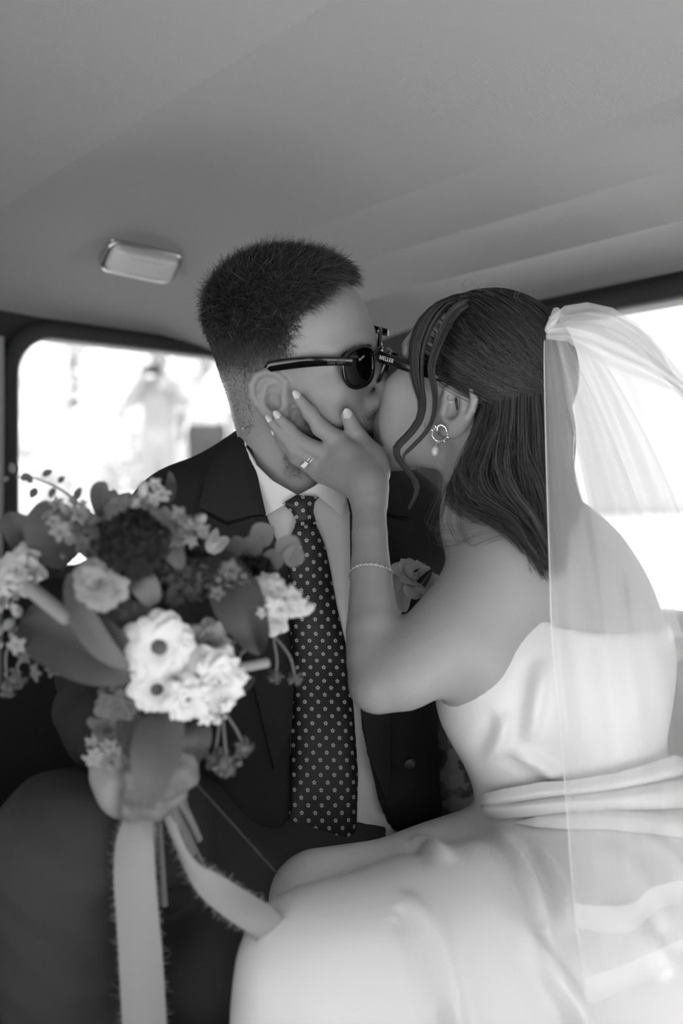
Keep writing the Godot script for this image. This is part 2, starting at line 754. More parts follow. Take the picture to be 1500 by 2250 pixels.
func build_cabin() -> void:
	var cloth := mat("headlining", 0.61, 0.95, 0.2)
	var twill := weave_tex(0)
	relief(cloth, twill, 0.05, 40.0)
	cloth.albedo_texture = weave_tone(twill)
	var dark := mat("trim_vinyl", 0.16, 0.5, 0.4)
	# headlining: one cloth panel from bow to bow
	var ceil := structure("ceiling", slab(func(u: float, v: float): return C(lerpf(-1.36, 1.05, u), lerpf(0.28, 1.78, v), 0.515), 4, 4, -0.05), mat("roof_shell", 0.3, 0.6))
	for i in BOWS.size() - 1:
		var f0: float = BOWS[i]; var f1: float = BOWS[i + 1]
		var g := func(u: float, v: float) -> Vector3:
			var f := lerpf(f0 - 0.0001, f1 + 0.0001, u)
			var l := lerpf(0.30, 1.705, v)
			return C(f, l, roof_h(f, l))
		var s := sheet(g, 14, 40)
		if s[1][20].y > 0:
			s = sheet(func(u: float, v: float): return g.call(1.0 - u, v), 14, 40)
		part("headlining_panel", thicken(s, 0.006), cloth, ceil)
	# side wall with its quarter window
	var side := func(p: Vector2) -> Vector3: return C(p.x, 1.70, p.y)
	var sw := rounded_loop(-1.22, -0.680, -0.10, 0.315, 0.075, 10)
	structure("wall_left", holed(Rect2(-1.36, -0.9, 2.4, 1.42), [sw], side, LAT * 0.06), dark)
	window_piece("window_1", -1.22, -0.680, -0.10, 0.315, 0.075, side, -LAT, 0.026)
	# rear wall with the rear window
	var rear := func(p: Vector2) -> Vector3: return C(-1.30, p.x, p.y)
	var rw := rounded_loop(0.42, 1.24, -0.15, 0.312, 0.06, 10)
	structure("wall_rear", holed(Rect2(0.28, -0.9, 1.48, 1.42), [rw], rear, FWD * -0.06), dark)
	window_piece("window_2", 0.42, 1.24, -0.15, 0.312, 0.06, rear, FWD, 0.026)
	# near side, standing open where the door is; front with the windscreen opening
	var near := func(p: Vector2) -> Vector3: return C(p.x, 0.30, p.y)
	structure("wall_right", holed(Rect2(-1.36, -0.9, 2.4, 1.42), [rounded_loop(-1.05, 0.32, -0.78, 0.42, 0.08)], near, LAT * -0.05), dark)
	var front := func(p: Vector2) -> Vector3: return C(1.0, p.x, p.y)
	structure("wall_front", holed(Rect2(0.28, -0.9, 1.48, 1.42), [rounded_loop(0.42, 1.6, -0.02, 0.28, 0.06)], front, FWD * 0.05), dark)
	structure("floor", slab(func(u: float, v: float): return C(lerpf(-1.36, 1.05, u), lerpf(0.26, 1.76, v), -0.9), 4, 4, 0.08), mat("carpet", 0.2, 0.95))
	# pale upright trim in front of the quarter window and its cover strip
	var pil := mat("pillar_trim", 0.55, 0.45)
	structure("trim_1", tube([C(-0.648, 1.680, 0.30), C(-0.648, 1.680, 0.1), C(-0.646, 1.680, -0.10), C(-0.644, 1.680, -0.3)], 0.007, 10), pil)
	structure("trim_2", rbox(Transform3D(Basis(FWD, Vector3.UP, LAT), C(-0.610, 1.695, 0.03)), Vector3(0.018, 0.32, 0.012), 0.008), dark)

func build_lamp() -> void:
	var t := thing("interior_lamp", "small rounded rectangular interior light with a chrome rim, on the headlining above the side window", "lamp")
	var f0 := -0.815; var l0 := 1.50
	var n := Vector3(C(f0 + 0.01, l0, roof_h(f0 + 0.01, l0)) - C(f0 - 0.01, l0, roof_h(f0 - 0.01, l0))).cross(C(f0, l0 + 0.01, roof_h(f0, l0 + 0.01)) - C(f0, l0 - 0.01, roof_h(f0, l0 - 0.01))).normalized()
	if n.y > 0: n = -n
	n = (n - LAT * 0.55).normalized()
	var x := FWD
	x = (x - n * x.dot(n)).normalized()
	var up := n.cross(x).normalized()
	var o := C(f0, l0, roof_h(f0, l0)) + n * 0.010
	t.position = o
	var chrome := mat("chrome", 0.85, 0.15)
	chrome.metallic = 1.0
	var lens := mat("lamp_lens", 0.80, 0.2)
	var hw := 0.060; var hh := 0.026
	var bas := Basis(x, up, n)
	var lp := []
	for p in rounded_loop(-hw, hw, -hh, hh, 0.012, 6):
		lp.append(p)
	var at := func(p: Vector2, h: float) -> Vector3: return o + x * p.x + up * p.y + n * h
	var base := []
	var rim := []
	for p in lp:
		base.append(at.call(p * 1.07, 0.002))
		rim.append(at.call(p * 1.05, 0.008))
	part("base", rbox(Transform3D(bas, o - n * 0.006), Vector3(hw + 0.004, hh + 0.004, 0.013), 0.006), chrome, t)
	part("rim", tube(rim, 0.0042, 8, true), chrome, t)
	var f := func(u: float, v: float) -> Vector3:
		var i := int(round(u * lp.size())) % lp.size()
		var prof := [Vector2(1.0, 0.0), Vector2(0.985, 0.014), Vector2(0.94, 0.022), Vector2(0.8, 0.027), Vector2(0.4, 0.030), Vector2(0.0, 0.031)]
		var q: Vector2 = prof[int(round(v * 5))]
		return at.call(lp[i] * q.x, q.y)
	var s := sheet(f, lp.size(), 5, true)
	if s[1][lp.size() * 4 + 3].dot(n) < 0:
		flip(s)
	part("lens", s, lens, t)
	for i in 5:
		var y := lerpf(-0.016, 0.016, i / 4.0)
		part("lens_rib", tube([at.call(Vector2(-0.050, y), 0.021), at.call(Vector2(-0.03, y), 0.0295), at.call(Vector2(0.03, y), 0.0295), at.call(Vector2(0.050, y), 0.021)], 0.0014, 6), lens, t)

func flip(s: Array) -> void:
	for i in s[1].size(): s[1][i] = -s[1][i]
	var k: PackedInt32Array = s[2]
	for i in range(0, k.size(), 3):
		var t := k[i + 1]; k[i + 1] = k[i + 2]; k[i + 2] = t
	s[2] = k

# ------------------------------------------------------------------ outside and seat
func ground_y(z: float) -> float:
	return -0.35 + (1.10 * smoothstep(0.0, 1.0, (-3.0 - z) / 6.0) if z < -3.0 else 0.0)

func build_outside() -> void:
	var stone := mat("pale_ground", 0.84, 0.9)
	var f := func(u: float, v: float) -> Vector3:
		var z := lerpf(8.0, -42.0, v)
		return Vector3(lerpf(30.0, -30.0, u), ground_y(z), z)
	structure("ground", sheet(f, 24, 60), stone)
	var bark := mat("bark", 0.35, 0.9)
	var leafm := mat("foliage", 0.82, 0.8)
	leafm.backlight_enabled = true
	leafm.backlight = Color(0.8, 0.8, 0.8)
	# trees and bushes beyond the window: a trunk and a crown of many loose leaves
	for q in [
		["tree", -4.6, -17.0, 5.2, 2.0, 2.4, 900, "tall leafy tree beyond the side window, nearest the man's head"],
		["tree", -6.4, -21.0, 4.6, 2.2, 2.2, 900, "rounded leafy tree in the middle distance beyond the side window"],
		["bush", -4.4, -14.6, 2.1, 1.2, 1.0, 500, "low bush on the bank between the two standing people and the trees"],
		["bush", -7.6, -17.0, 1.9, 2.2, 0.5, 420, "long low hedge on the bank at the left of the side window"],
		["bush", -2.4, -12.5, 2.2, 0.8, 1.1, 420, "upright bush behind the two people standing outside"],
	]:
		var g := ground_y(q[2])
		var t := thing(q[0], q[7], q[0], Vector3(q[1], g, q[2]))
		var c := Vector3(q[1], g + q[3] * 0.62 if q[0] == "tree" else g + q[5] * 0.8, q[2])
		part("trunk", tube([Vector3(q[1], g - 0.1, q[2]), Vector3(q[1] + 0.05, g + q[3] * 0.3, q[2]), c], [0.16, 0.12, 0.05] if q[0] == "tree" else [0.06, 0.05, 0.03], 8), bark, t)
		var b := Bag.new()
		for i in q[6]:
			var d := Vector3(rng.randfn(), rng.randfn(), rng.randfn()).normalized() * pow(rng.randf(), 0.5)
			var p: Vector3 = c + d * Vector3(q[4], q[5], q[4])
			var n := Vector3(rng.randfn(), rng.randfn() + 0.5, rng.randfn()).normalized()
			var s := rng.randf_range(0.10, 0.22)
			var fb := frame_to(n, rng.randf() * TAU)
			put(b, leaf([p - fb.x * s, p - fb.x * s * 0.3, p + fb.x * s * 0.3, p + fb.x * s], s * 0.55, n, 0.9, 0.2, 0.002) if i % 12 == 0 else leaf_quad(p, fb, s))
		part("foliage", b, leafm, t).set_meta("kind", "stuff")
	# the house the car is parked beside, behind the camera
	structure("wall_house", rbox(Transform3D(Basis(Vector3.UP, 0.7), Vector3(1.6, 1.9, 3.4)), Vector3(6.0, 2.3, 0.15), 0.02), mat("house_render", 0.55, 0.9))
	# two people standing on the bank
	bystander("bystander in a pale top raising both hands to a camera, seen through the side window", Vector3(-1.72, 0, -9.4), 1.66, true, 0.62, 0.66)
	bystander("bystander in a white shirt and dark trousers standing outside beside the one with raised hands", Vector3(-1.34, 0, -9.9), 1.80, false, 0.88, 0.30)
	# a low white garden wall
	var w := thing("garden_wall", "low white rendered garden wall on the bank at the left of the side window", "wall", Vector3(-6.0, ground_y(-13.0), -13.0))
	part("wall_body", rbox(Transform3D(Basis(), Vector3(-6.2, ground_y(-13.0) + 0.35, -13.0)), Vector3(2.2, 0.4, 0.12), 0.02), mat("white_render", 0.9, 0.9), w)
	part("coping", rbox(Transform3D(Basis(), Vector3(-6.2, ground_y(-13.0) + 0.78, -13.0)), Vector3(2.26, 0.04, 0.17), 0.02), mat("white_render", 0.9, 0.9), w)

func leaf_quad(p: Vector3, fb: Basis, s: float) -> Array:
	var vs := PackedVector3Array([p - fb.x * s, p + fb.z * s * 0.5 + fb.y * s * 0.1, p + fb.x * s, p - fb.z * s * 0.5 + fb.y * s * 0.1])
	var ids := PackedInt32Array([0, 1, 2, 0, 2, 3])
	return [vs, norms(vs, ids), ids]

func bystander(label: String, at: Vector3, h: float, arms_up: bool, top: float, legs: float) -> void:
	var g := ground_y(at.z)
	var s := h / 1.75
	var q := func(x: float, y: float, z: float) -> Vector3: return Vector3(at.x + x * s, g + y * s, at.z + z * s)
	var t := thing("person", label, "person", Vector3(at.x, g, at.z))
	var torso := [Cap.new(q.call(0, 1.02, 0), 0.14 * s, q.call(0, 1.30, 0), 0.15 * s, 0.05), Cap.new(q.call(-0.15, 1.40, 0), 0.065 * s, q.call(0.15, 1.40, 0), 0.065 * s, 0.05)]
	var body := [Ell.new(Transform3D(Basis(), q.call(0, 1.63, 0.01)), Vector3(0.075, 0.115, 0.095) * s, 0.02), Cap.new(q.call(0, 1.40, -0.01), 0.055 * s, q.call(0, 1.56, 0), 0.05 * s, 0.03), Ell.new(Transform3D(Basis(), q.call(0, 1.61, 0.10)), Vector3(0.014, 0.022, 0.02) * s, 0.01)]
	body.append_array(torso)
	var sleeves := []
	for sd in [-1.0, 1.0]:
		var el: Vector3 = q.call(0.27 * sd, 1.22, 0.12) if arms_up else q.call(0.24 * sd, 1.13, -0.02)
		var ha: Vector3 = q.call(0.09 * sd, 1.52, 0.30) if arms_up else q.call(0.25 * sd, 0.86, 0.06)
		var up := chain([[q.call(0.18 * sd, 1.40, 0), 0.055 * s], [el, 0.043 * s], [ha, 0.030 * s]], 0.02)
		body.append_array(up)
		body.append(Ell.new(Transform3D(Basis(), ha), Vector3(0.04, 0.06, 0.035) * s, 0.02))
		sleeves.append(Cap.new(q.call(0.18 * sd, 1.40, 0), 0.068 * s, q.call(0.18 * sd, 1.40, 0).lerp(el, 0.8), 0.056 * s, 0.03))
	var lg := [Cap.new(q.call(0, 0.98, 0), 0.145 * s, q.call(0, 1.02, 0), 0.145 * s, 0.04)]
	for sd in [-1.0, 1.0]:
		lg.append_array(chain([[q.call(0.085 * sd, 0.92, 0), 0.095 * s], [q.call(0.095 * sd, 0.50, 0.02), 0.068 * s], [q.call(0.10 * sd, 0.06, 0), 0.055 * s]], 0.03))
		body.append(Cap.new(q.call(0.10 * sd, 0.04, 0), 0.045 * s, q.call(0.11 * sd, 0.035, 0.15), 0.04 * s, 0.03))
		body.append_array(chain([[q.call(0.085 * sd, 0.92, 0), 0.085 * s], [q.call(0.095 * sd, 0.50, 0.02), 0.058 * s], [q.call(0.10 * sd, 0.06, 0), 0.045 * s]], 0.03))
	var lo := Vector3(at.x - 0.5, g - 0.05, at.z - 0.4); var hi := Vector3(at.x + 0.5, g + h * 1.08, at.z + 0.5)
	part("body", nets(body, lo, hi, 0.024), mat("far_skin", 0.6, 0.6), t)
	var sh := torso.duplicate()
	sh.append_array(sleeves)
	part("shirt", nets([Group.new(sh, 0.022, 0.03)], lo, hi, 0.024), mat("far_shirt_%d" % int(top * 100), top, 0.8), t)
	part("trousers", nets([Group.new(lg, 0.012, 0.02)], lo, hi, 0.024), mat("far_trousers_%d" % int(legs * 100), legs, 0.8), t)
	part("hair", nets([Ell.new(Transform3D(Basis(), q.call(0, 1.67, -0.02)), Vector3(0.085, 0.10, 0.10) * s, 0.01)], lo, hi, 0.02), mat("far_hair", 0.25, 0.7), t)
	if arms_up:
		var c := thing("handheld_camera", "small dark camera held up by the bystander outside the side window", "camera", q.call(0, 1.53, 0.34))
		part("camera_body", rbox(Transform3D(Basis(), q.call(0, 1.53, 0.33)), Vector3(0.065, 0.042, 0.022), 0.01), mat("camera_black", 0.12, 0.4), c)
		part("camera_lens", tube([q.call(0, 1.53, 0.34), q.call(0, 1.53, 0.41)], 0.03, 14), mat("camera_black", 0.12, 0.4), c)

func build_seat() -> void:
	var hide := mat("seat_hide", 0.13, 0.45, 0.4)
	var t := thing("rear_bench", "dark upholstered rear bench seat behind and beneath the couple", "car seat", C(-0.75, 1.0, -0.9))
	var bas := Basis(FWD, Vector3.UP, LAT)
	part("seat_cushion", rbox(Transform3D(bas, C(-0.72, 1.03, -0.585)), Vector3(0.33, 0.09, 0.64), 0.05), hide, t)
	part("backrest", rbox(Transform3D(bas * Basis(Vector3(0, 0, 1), 0.18), C(-1.16, 1.03, -0.40)), Vector3(0.09, 0.22, 0.64), 0.06), hide, t)
	part("seat_base", rbox(Transform3D(bas, C(-0.76, 1.03, -0.775)), Vector3(0.30, 0.12, 0.62), 0.01), mat("carpet", 0.2, 0.95), t)
	part("cushion_bolster", tube([P(300, 1900, 1.0), P(345, 1945, 0.985), P(430, 2030, 0.985), P(515, 2112, 1.0), P(600, 2200, 1.03)], 0.013, 14), mat("bolster_hide", 0.42, 0.45), t)
	var c := thing("cushion", "mottled pale patterned cushion on the seat between the man and the woman", "cushion", P(985, 1690, 1.27))
	var m := mat("mottled_cloth", 0.80, 0.85)
	var n := noise_tex(256, 0.02, 5, FastNoiseLite.TYPE_SIMPLEX_SMOOTH, 4)
	var ramp := Gradient.new()
	ramp.offsets = PackedFloat32Array([0.0, 0.42, 0.5, 1.0])
	ramp.colors = PackedColorArray([Color(0.4, 0.4, 0.4), Color(0.6, 0.6, 0.6), Color(0.95, 0.95, 0.95), Color(1, 1, 1)])
	n.color_ramp = ramp
	m.albedo_texture = n
	m.uv1_triplanar = true
	m.uv1_scale = Vector3.ONE * 5.0
	var bx := Basis(Vector3.UP, -0.25) * Basis(Vector3(0, 0, 1), -0.08)
	var o := P(985, 1670, 1.28)
	var pad := func(u: float, v: float, s: float) -> Vector3:
		var x := u * 2.0 - 1.0; var y := v * 2.0 - 1.0
		var h := 0.040 * pow(maxf(0.0, (1.0 - pow(absf(x), 3.0)) * (1.0 - pow(absf(y), 3.0))), 0.6)
		return o + bx * Vector3(x * 0.085 * (1.0 - 0.06 * y * y), y * 0.105 * (1.0 - 0.06 * x * x), h * s + 0.004 * s * sin(x * 9.0 + y * 4.0) * h / 0.04)
	part("front_cover", sheet(func(u: float, v: float): return pad.call(1.0 - u, v, 1.0), 24, 24), m, c)
	part("back_cover", sheet(func(u: float, v: float): return pad.call(u, v, -1.0), 24, 24), m, c)
	var rim := []
	for i in 48:
		var q := i / 12.0
		var k := int(q); var r := q - k
		var e := [Vector2(r, 0), Vector2(1, r), Vector2(1.0 - r, 1), Vector2(0, 1.0 - r)]
		rim.append(pad.call(e[k].x, e[k].y, 0.0))
	part("piping", tube(rim, 0.003, 6, true), m, c)

# ------------------------------------------------------------------ heads. Head space: x to the person's left, y up, z out of the face, origin between the ears
var groom_t: Transform3D
var bride_t: Transform3D
var skin_g := []     # the groom's head and neck
var skin_b := []     # the bride's head, neck, shoulders and arm

func head_frame(yaw: float, pitch: float, roll: float, o: Vector3, s: float) -> Transform3D:
	var y := deg_to_rad(yaw); var p := deg_to_rad(pitch); var r := deg_to_rad(roll)
	var f := Vector3(sin(y), 0, cos(y))
	var u := Vector3.UP
	var l := u.cross(f)
	var f2 := f * cos(p) + u * sin(p)
	var u2 := u * cos(p) - f * sin(p)
	var l3 := l * cos(r) + u2 * sin(r)
	var u3 := u2 * cos(r) - l * sin(r)
	return Transform3D(Basis(l3 * s, u3 * s, f2 * s), o)

func he(t: Transform3D, c: Vector3, r: Vector3, k: float, op := 0, turn := Vector3.ZERO) -> Ell:
	var s := t.basis.x.length()
	return Ell.new(Transform3D(t.basis.orthonormalized() * Basis.from_euler(turn), t * c), r * s, k * s, op)

func hc(t: Transform3D, a: Vector3, ra: float, b: Vector3, rb: float, k: float, op := 0) -> Cap:
	var s := t.basis.x.length()
	return Cap.new(t * a, ra * s, t * b, rb * s, k * s, op)

func head_prims(t: Transform3D, male: bool) -> Array:
	var l := []
	var jw := 0.058 if male else 0.050
	l.append(he(t, Vector3(0, 0.046, -0.014), Vector3(0.075, 0.084, 0.094 if male else 0.090), 0.01))
	l.append(he(t, Vector3(0, 0.05, 0.028), Vector3(0.063, 0.060, 0.064), 0.03))
	l.append(hc(t, Vector3(0, -0.01, 0.038), 0.060, Vector3(0, -0.070, 0.055), 0.036, 0.03))
	for s in [-1.0, 1.0]:
		l.append(hc(t, Vector3(jw * s, -0.030, 0.004), 0.018, Vector3(jw * 0.94 * s, -0.062, 0.016), 0.015, 0.035))
		l.append(hc(t, Vector3(jw * 0.94 * s, -0.062, 0.016), 0.015, Vector3(0.017 * s, -0.098, 0.076), 0.013, 0.03))
		l.append(he(t, Vector3(0.047 * s, -0.010, 0.064), Vector3(0.022, 0.018, 0.022), 0.03))
		l.append(he(t, Vector3(0.040 * s, -0.045, 0.058), Vector3(0.024, 0.028, 0.026), 0.03))
		l.append(hc(t, Vector3(0.010 * s, 0.036, 0.089), 0.009, Vector3(0.044 * s, 0.037, 0.068), 0.010, 0.018))
		l.append(he(t, Vector3(0.033 * s, 0.016, 0.094), Vector3(0.018, 0.012, 0.014), 0.016, 1))
		l.append(he(t, Vector3(0.033 * s, 0.015, 0.074), Vector3(0.0145, 0.0125, 0.0135), 0.003))
		l.append(hc(t, Vector3(0.020 * s, 0.013, 0.086), 0.002, Vector3(0.044 * s, 0.013, 0.080), 0.002, 0.003))
	l.append(he(t, Vector3(0, -0.094, 0.080), Vector3(0.022, 0.016, 0.015), 0.02))
	l.append(hc(t, Vector3(0, 0.028, 0.090), 0.0085, Vector3(0, -0.024, 0.113), 0.0105, 0.014))
	l.append(he(t, Vector3(0, -0.027, 0.114), Vector3(0.011, 0.010, 0.010), 0.006))
	for s in [-1.0, 1.0]:
		l.append(he(t, Vector3(0.0125 * s, -0.034, 0.104), Vector3(0.0085, 0.0085, 0.012), 0.007))
		l.append(he(t, Vector3(0.0075 * s, -0.042, 0.108), Vector3(0.0035, 0.003, 0.006), 0.003, 1))
	l.append(he(t, Vector3(0, -0.058, 0.092), Vector3(0.030, 0.020, 0.014), 0.02))
	l.append(he(t, Vector3(0, -0.0585, 0.103), Vector3(0.022, 0.0055, 0.007), 0.006))
	l.append(he(t, Vector3(0, -0.070, 0.101), Vector3(0.019, 0.0065, 0.008), 0.006))
	l.append(hc(t, Vector3(-0.021, -0.0645, 0.100), 0.0015, Vector3(0, -0.064, 0.1115), 0.0018, 0.003, 1))
	l.append(hc(t, Vector3(0.021, -0.0645, 0.100), 0.0015, Vector3(0, -0.064, 0.1115), 0.0018, 0.003, 1))
	return l

func ear_frame(t: Transform3D, side: float, c: Vector3, flare: float, tilt: float) -> Transform3D:
	var b := t.basis.orthonormalized()
	var u := Vector3(side * sin(flare), 0, -cos(flare))      # towards the back of the head
	var v := Vector3(0, cos(tilt), 0) + Vector3(0, 0, -sin(tilt))
	v = (v - u * v.dot(u)).normalized()
	var w := u.cross(v) if side < 0 else v.cross(u)
	if w.dot(Vector3(side, 0, 0)) < 0: w = -w
	return Transform3D(Basis(b * u, b * v, b * w), t * c)

func ear_prims(e: Transform3D, z: float) -> Array:
	var q := func(u: float, v: float, w: float) -> Vector3: return e * (Vector3(u * 1.15, v * 0.88, w) * z)
	var eb := e.basis
	var l := []
	l.append(Ell.new(Transform3D(eb, q.call(0.006, 0.004, 0.0005)), Vector3(0.0195, 0.030, 0.0058) * z, 0.006))
	l.append(Ell.new(Transform3D(eb, q.call(-0.006, -0.004, -0.008)), Vector3(0.012, 0.022, 0.010) * z, 0.008))
	l.append(Ell.new(Transform3D(eb, q.call(0.001, -0.0250, 0.0005)), Vector3(0.0105, 0.0105, 0.0048) * z, 0.006))
	var hx := [[-0.003, -0.001, 0.002, 0.0024], [-0.009, 0.008, 0.003, 0.0031], [-0.0095, 0.020, 0.004, 0.0036], [-0.003, 0.030, 0.0045, 0.0041], [0.007, 0.0345, 0.005, 0.0043], [0.0165, 0.031, 0.0055, 0.0043], [0.0222, 0.021, 0.006, 0.0042], [0.0232, 0.008, 0.0058, 0.0041], [0.0202, -0.004, 0.0045, 0.0039], [0.015, -0.014, 0.003, 0.0038], [0.010, -0.022, 0.002, 0.0040], [0.003, -0.030, 0.001, 0.0042]]
	var pts := []
	for h in hx:
		pts.append([q.call(h[0], h[1], h[2]), h[3] * z])
	l.append(Group.new(chain(pts, 0.002), 0.0, 0.0045))
	pts = []
	for h in [[-0.001, -0.0145, 0.0028, 0.0034], [0.009, -0.0125, 0.0034, 0.0036], [0.0140, -0.003, 0.0036, 0.0036], [0.0135, 0.007, 0.0034, 0.0034], [0.009, 0.016, 0.0028, 0.0032], [0.002, 0.021, 0.002, 0.0026]]:
		pts.append([q.call(h[0], h[1], h[2]), h[3] * z])
	l.append(Group.new(chain(pts, 0.002), 0.0, 0.005))
	l.append(Ell.new(Transform3D(eb, q.call(0.0030, -0.0030, 0.0075)), Vector3(0.0092, 0.0105, 0.0110) * z, 0.004, 1))
	l.append(Ell.new(Transform3D(eb, q.call(0.002, 0.0095, 0.0065)), Vector3(0.0070, 0.0065, 0.0055) * z, 0.004, 1))
	l.append(Cap.new(q.call(-0.0070, -0.001, 0.003), 0.0040 * z, q.call(-0.0070, -0.010, 0.003), 0.0042 * z, 0.004))
	return l

func ear_group(e: Transform3D, z: float) -> Group:
	return Group.new(ear_prims(e, z), 0.0, 0.005)

var ear_g: Transform3D
var ear_b: Transform3D

func plan_heads() -> void:
	groom_t = head_frame(66.0, -4.5, 26.0, Vector3(-0.050, 1.071, -1.185), 0.965)
	bride_t = head_frame(-116.0, 22.8, -8.3, Vector3(0.1435, 1.0244, -1.115), 0.94)
	skin_g = head_prims(groom_t, true)
	ear_g = ear_frame(groom_t, -1.0, Vector3(-0.076, -0.010, 0.006), 0.42, 0.42)
	skin_g.append(ear_group(ear_g, 1.02))
	skin_g.append(Group.new(chain([[groom_t * Vector3(0, -0.01, -0.040), 0.058], [P(648, 1060, 1.208), 0.0545], [P(655, 1180, 1.24), 0.058]], 0.003), 0.0, 0.025))
	skin_b = head_prims(bride_t, false)
	ear_b = ear_frame(bride_t, 1.0, Vector3(0.071, -0.002, -0.008), 0.08, 0.42)
	skin_b.append(ear_group(ear_b, 0.94))
	skin_b.append(Cap.new(bride_t * Vector3(0, -0.02, -0.030), 0.049, P(1090, 1150, 1.06), 0.050, 0.03))


func box_round(pts: Array, r: float) -> AABB:
	var b := AABB(pts[0], Vector3.ZERO)
	for p in pts:
		b = b.expand(p)
	return b.grow(r)

# a cloth piece with the given outline laid on the field l: off above it, thick deep, seen from the front of the body
func laid(l: Array, poly: Array, off: float, thick: float, step := 9.0, puff := 0.0, uvf = null, d0 := 0.9) -> Array:
	var edge := PackedVector2Array()
	for i in poly.size():
		var a: Vector2 = poly[i]; var b: Vector2 = poly[(i + 1) % poly.size()]
		var n := maxi(1, int((b - a).length() / step))
		for k in n:
			edge.append(a.lerp(b, float(k) / n))
	var pts := edge.duplicate()
	var bb := Rect2(edge[0], Vector2.ZERO)
	for p in edge: bb = bb.expand(p)
	var row := 0
	var y := bb.position.y + step * 0.5
	var dist := {}
	while y < bb.end.y:
		var x := bb.position.x + step * (0.5 if row % 2 == 0 else 1.0)
		while x < bb.end.x:
			var p := Vector2(x, y)
			if Geometry2D.is_point_in_polygon(p, edge):
				var m := 1e9
				for i in edge.size():
					m = minf(m, Geometry2D.get_closest_point_to_segment(p, edge[i], edge[(i + 1) % edge.size()]).distance_to(p))
				if m > step * 0.45:
					dist[pts.size()] = m
					pts.append(p)
			x += step
		y += step * 0.87
		row += 1
	var tri := Geometry2D.triangulate_delaunay(pts)
	var vs := PackedVector3Array(); var ids := PackedInt32Array(); var uv := PackedVector2Array()
	var last := 1.15
	var missed := {}
	for i in pts.size():
		var d := hit(l, pts[i].x, pts[i].y, d0)
		if d < 0.0:
			d = last
			if d0 < 0.8: missed[i] = true
		last = d
		var p := P(pts[i].x, pts[i].y, d)
		var nrm := grad(l, p, 0.006)
		if nrm.z < 0.25:
			nrm = (nrm + Vector3(0, 0, 0.7)).normalized()
		var bulge: float = puff * (1.0 - exp(-float(dist.get(i, 0.0)) / 14.0))
		vs.append(p + nrm * (off + bulge))
		uv.append(uvf.call(pts[i]) if uvf else pts[i] / 100.0)
	for t in range(0, tri.size(), 3):
		var a := pts[tri[t]]; var b := pts[tri[t + 1]]; var c := pts[tri[t + 2]]
		if not Geometry2D.is_point_in_polygon((a + b + c) / 3.0, edge):
			continue
		if absf((b - a).cross(c - a)) < 0.02 or missed.has(tri[t]) or missed.has(tri[t + 1]) or missed.has(tri[t + 2]):
			continue
		if (b - a).cross(c - a) > 0:   # pixel y runs down: clockwise on the picture
			ids.append_array([tri[t], tri[t + 1], tri[t + 2]])
		else:
			ids.append_array([tri[t], tri[t + 2], tri[t + 1]])
	return thicken([vs, norms(vs, ids), ids, uv], thick)

func V(l: Array) -> Array:
	var o := []
	for i in range(0, l.size(), 2):
		o.append(Vector2(l[i], l[i + 1]))
	return o

func track(rows: Array, y: float, col: int) -> float:   # reads a table of [y, a, b] rows
	for i in rows.size() - 1:
		if y <= rows[i + 1][0] or i == rows.size() - 2:
			return lerpf(rows[i][col], rows[i + 1][col], clampf((y - rows[i][0]) / (rows[i + 1][0] - rows[i][0]), 0.0, 1.0))
	return rows[0][col]

var torso_g := []
var jacket_g := []
var hand_g := []
const OPEN := [[900, 520, 790], [950, 536, 775], [1050, 558, 768], [1130, 580, 770], [1200, 606, 772], [1260, 628, 774], [1400, 634, 778], [1600, 640, 795], [1750, 640, 830], [1900, 580, 880]]

func opening(p: Vector3) -> float:   # the jacket's open front
	var y := 1125.0 - (p.y - EYE) * FPX / 1.13
	var x := 750.0 + p.x * FPX / 1.13
	var m := maxf(track(OPEN, y, 1) - x, x - track(OPEN, y, 2)) * 1.13 / FPX
	return maxf(m, -1.23 - p.z)

func plan_groom() -> void:
	torso_g = [
		Ell.new(Transform3D(Basis(), P(650, 1400, 1.25)), Vector3(0.165, 0.27, 0.115), 0.03),
		Ell.new(Transform3D(Basis(), P(660, 1720, 1.22)), Vector3(0.135, 0.17, 0.125), 0.05),
		Cap.new(P(430, 1165, 1.225), 0.056, P(860, 1170, 1.29), 0.056, 0.05),
		Cap.new(P(600, 1085, 1.225), 0.050, P(430, 1150, 1.225), 0.052, 0.04),
		Cap.new(P(690, 1090, 1.235), 0.050, P(860, 1150, 1.29), 0.052, 0.04),
	]
	jacket_g = [Group.new(torso_g, 0.013, 0.02)]
	jacket_g.append_array(chain([[P(395, 1170, 1.205), 0.066], [P(330, 1290, 1.14), 0.062], [P(255, 1490, 1.015), 0.055]], 0.03))
	jacket_g.append_array(chain([[P(255, 1490, 1.015), 0.055], [P(248, 1560, 0.96), 0.050], [P(290, 1690, 0.885), 0.037]], 0.02))
	jacket_g.append_array(chain([[P(880, 1180, 1.295), 0.066], [P(870, 1350, 1.40), 0.06], [P(850, 1520, 1.46), 0.055]], 0.03))
	jacket_g.append(Cap.new(P(520, 1500, 1.18), 0.07, P(500, 1760, 1.13), 0.075, 0.05))     # the right front, over the thigh
	jacket_g.append(Cap.new(P(800, 1500, 1.24), 0.062, P(862, 1790, 1.19), 0.058, 0.05))
	jacket_g.append(Fn.new(opening, 0.006, 1))
	jacket_g.append(Half.new(P(600, 1870, 1.1), Vector3(0.02, -1, 0.0), 0.008, 2))
	var w := (P(310, 1700, 0.872) - P(290, 1690, 0.885)).normalized()
	jacket_g.append(Half.new(P(283, 1692, 0.880), Vector3(0.45, -0.55, 0.7), 0.004, 2))

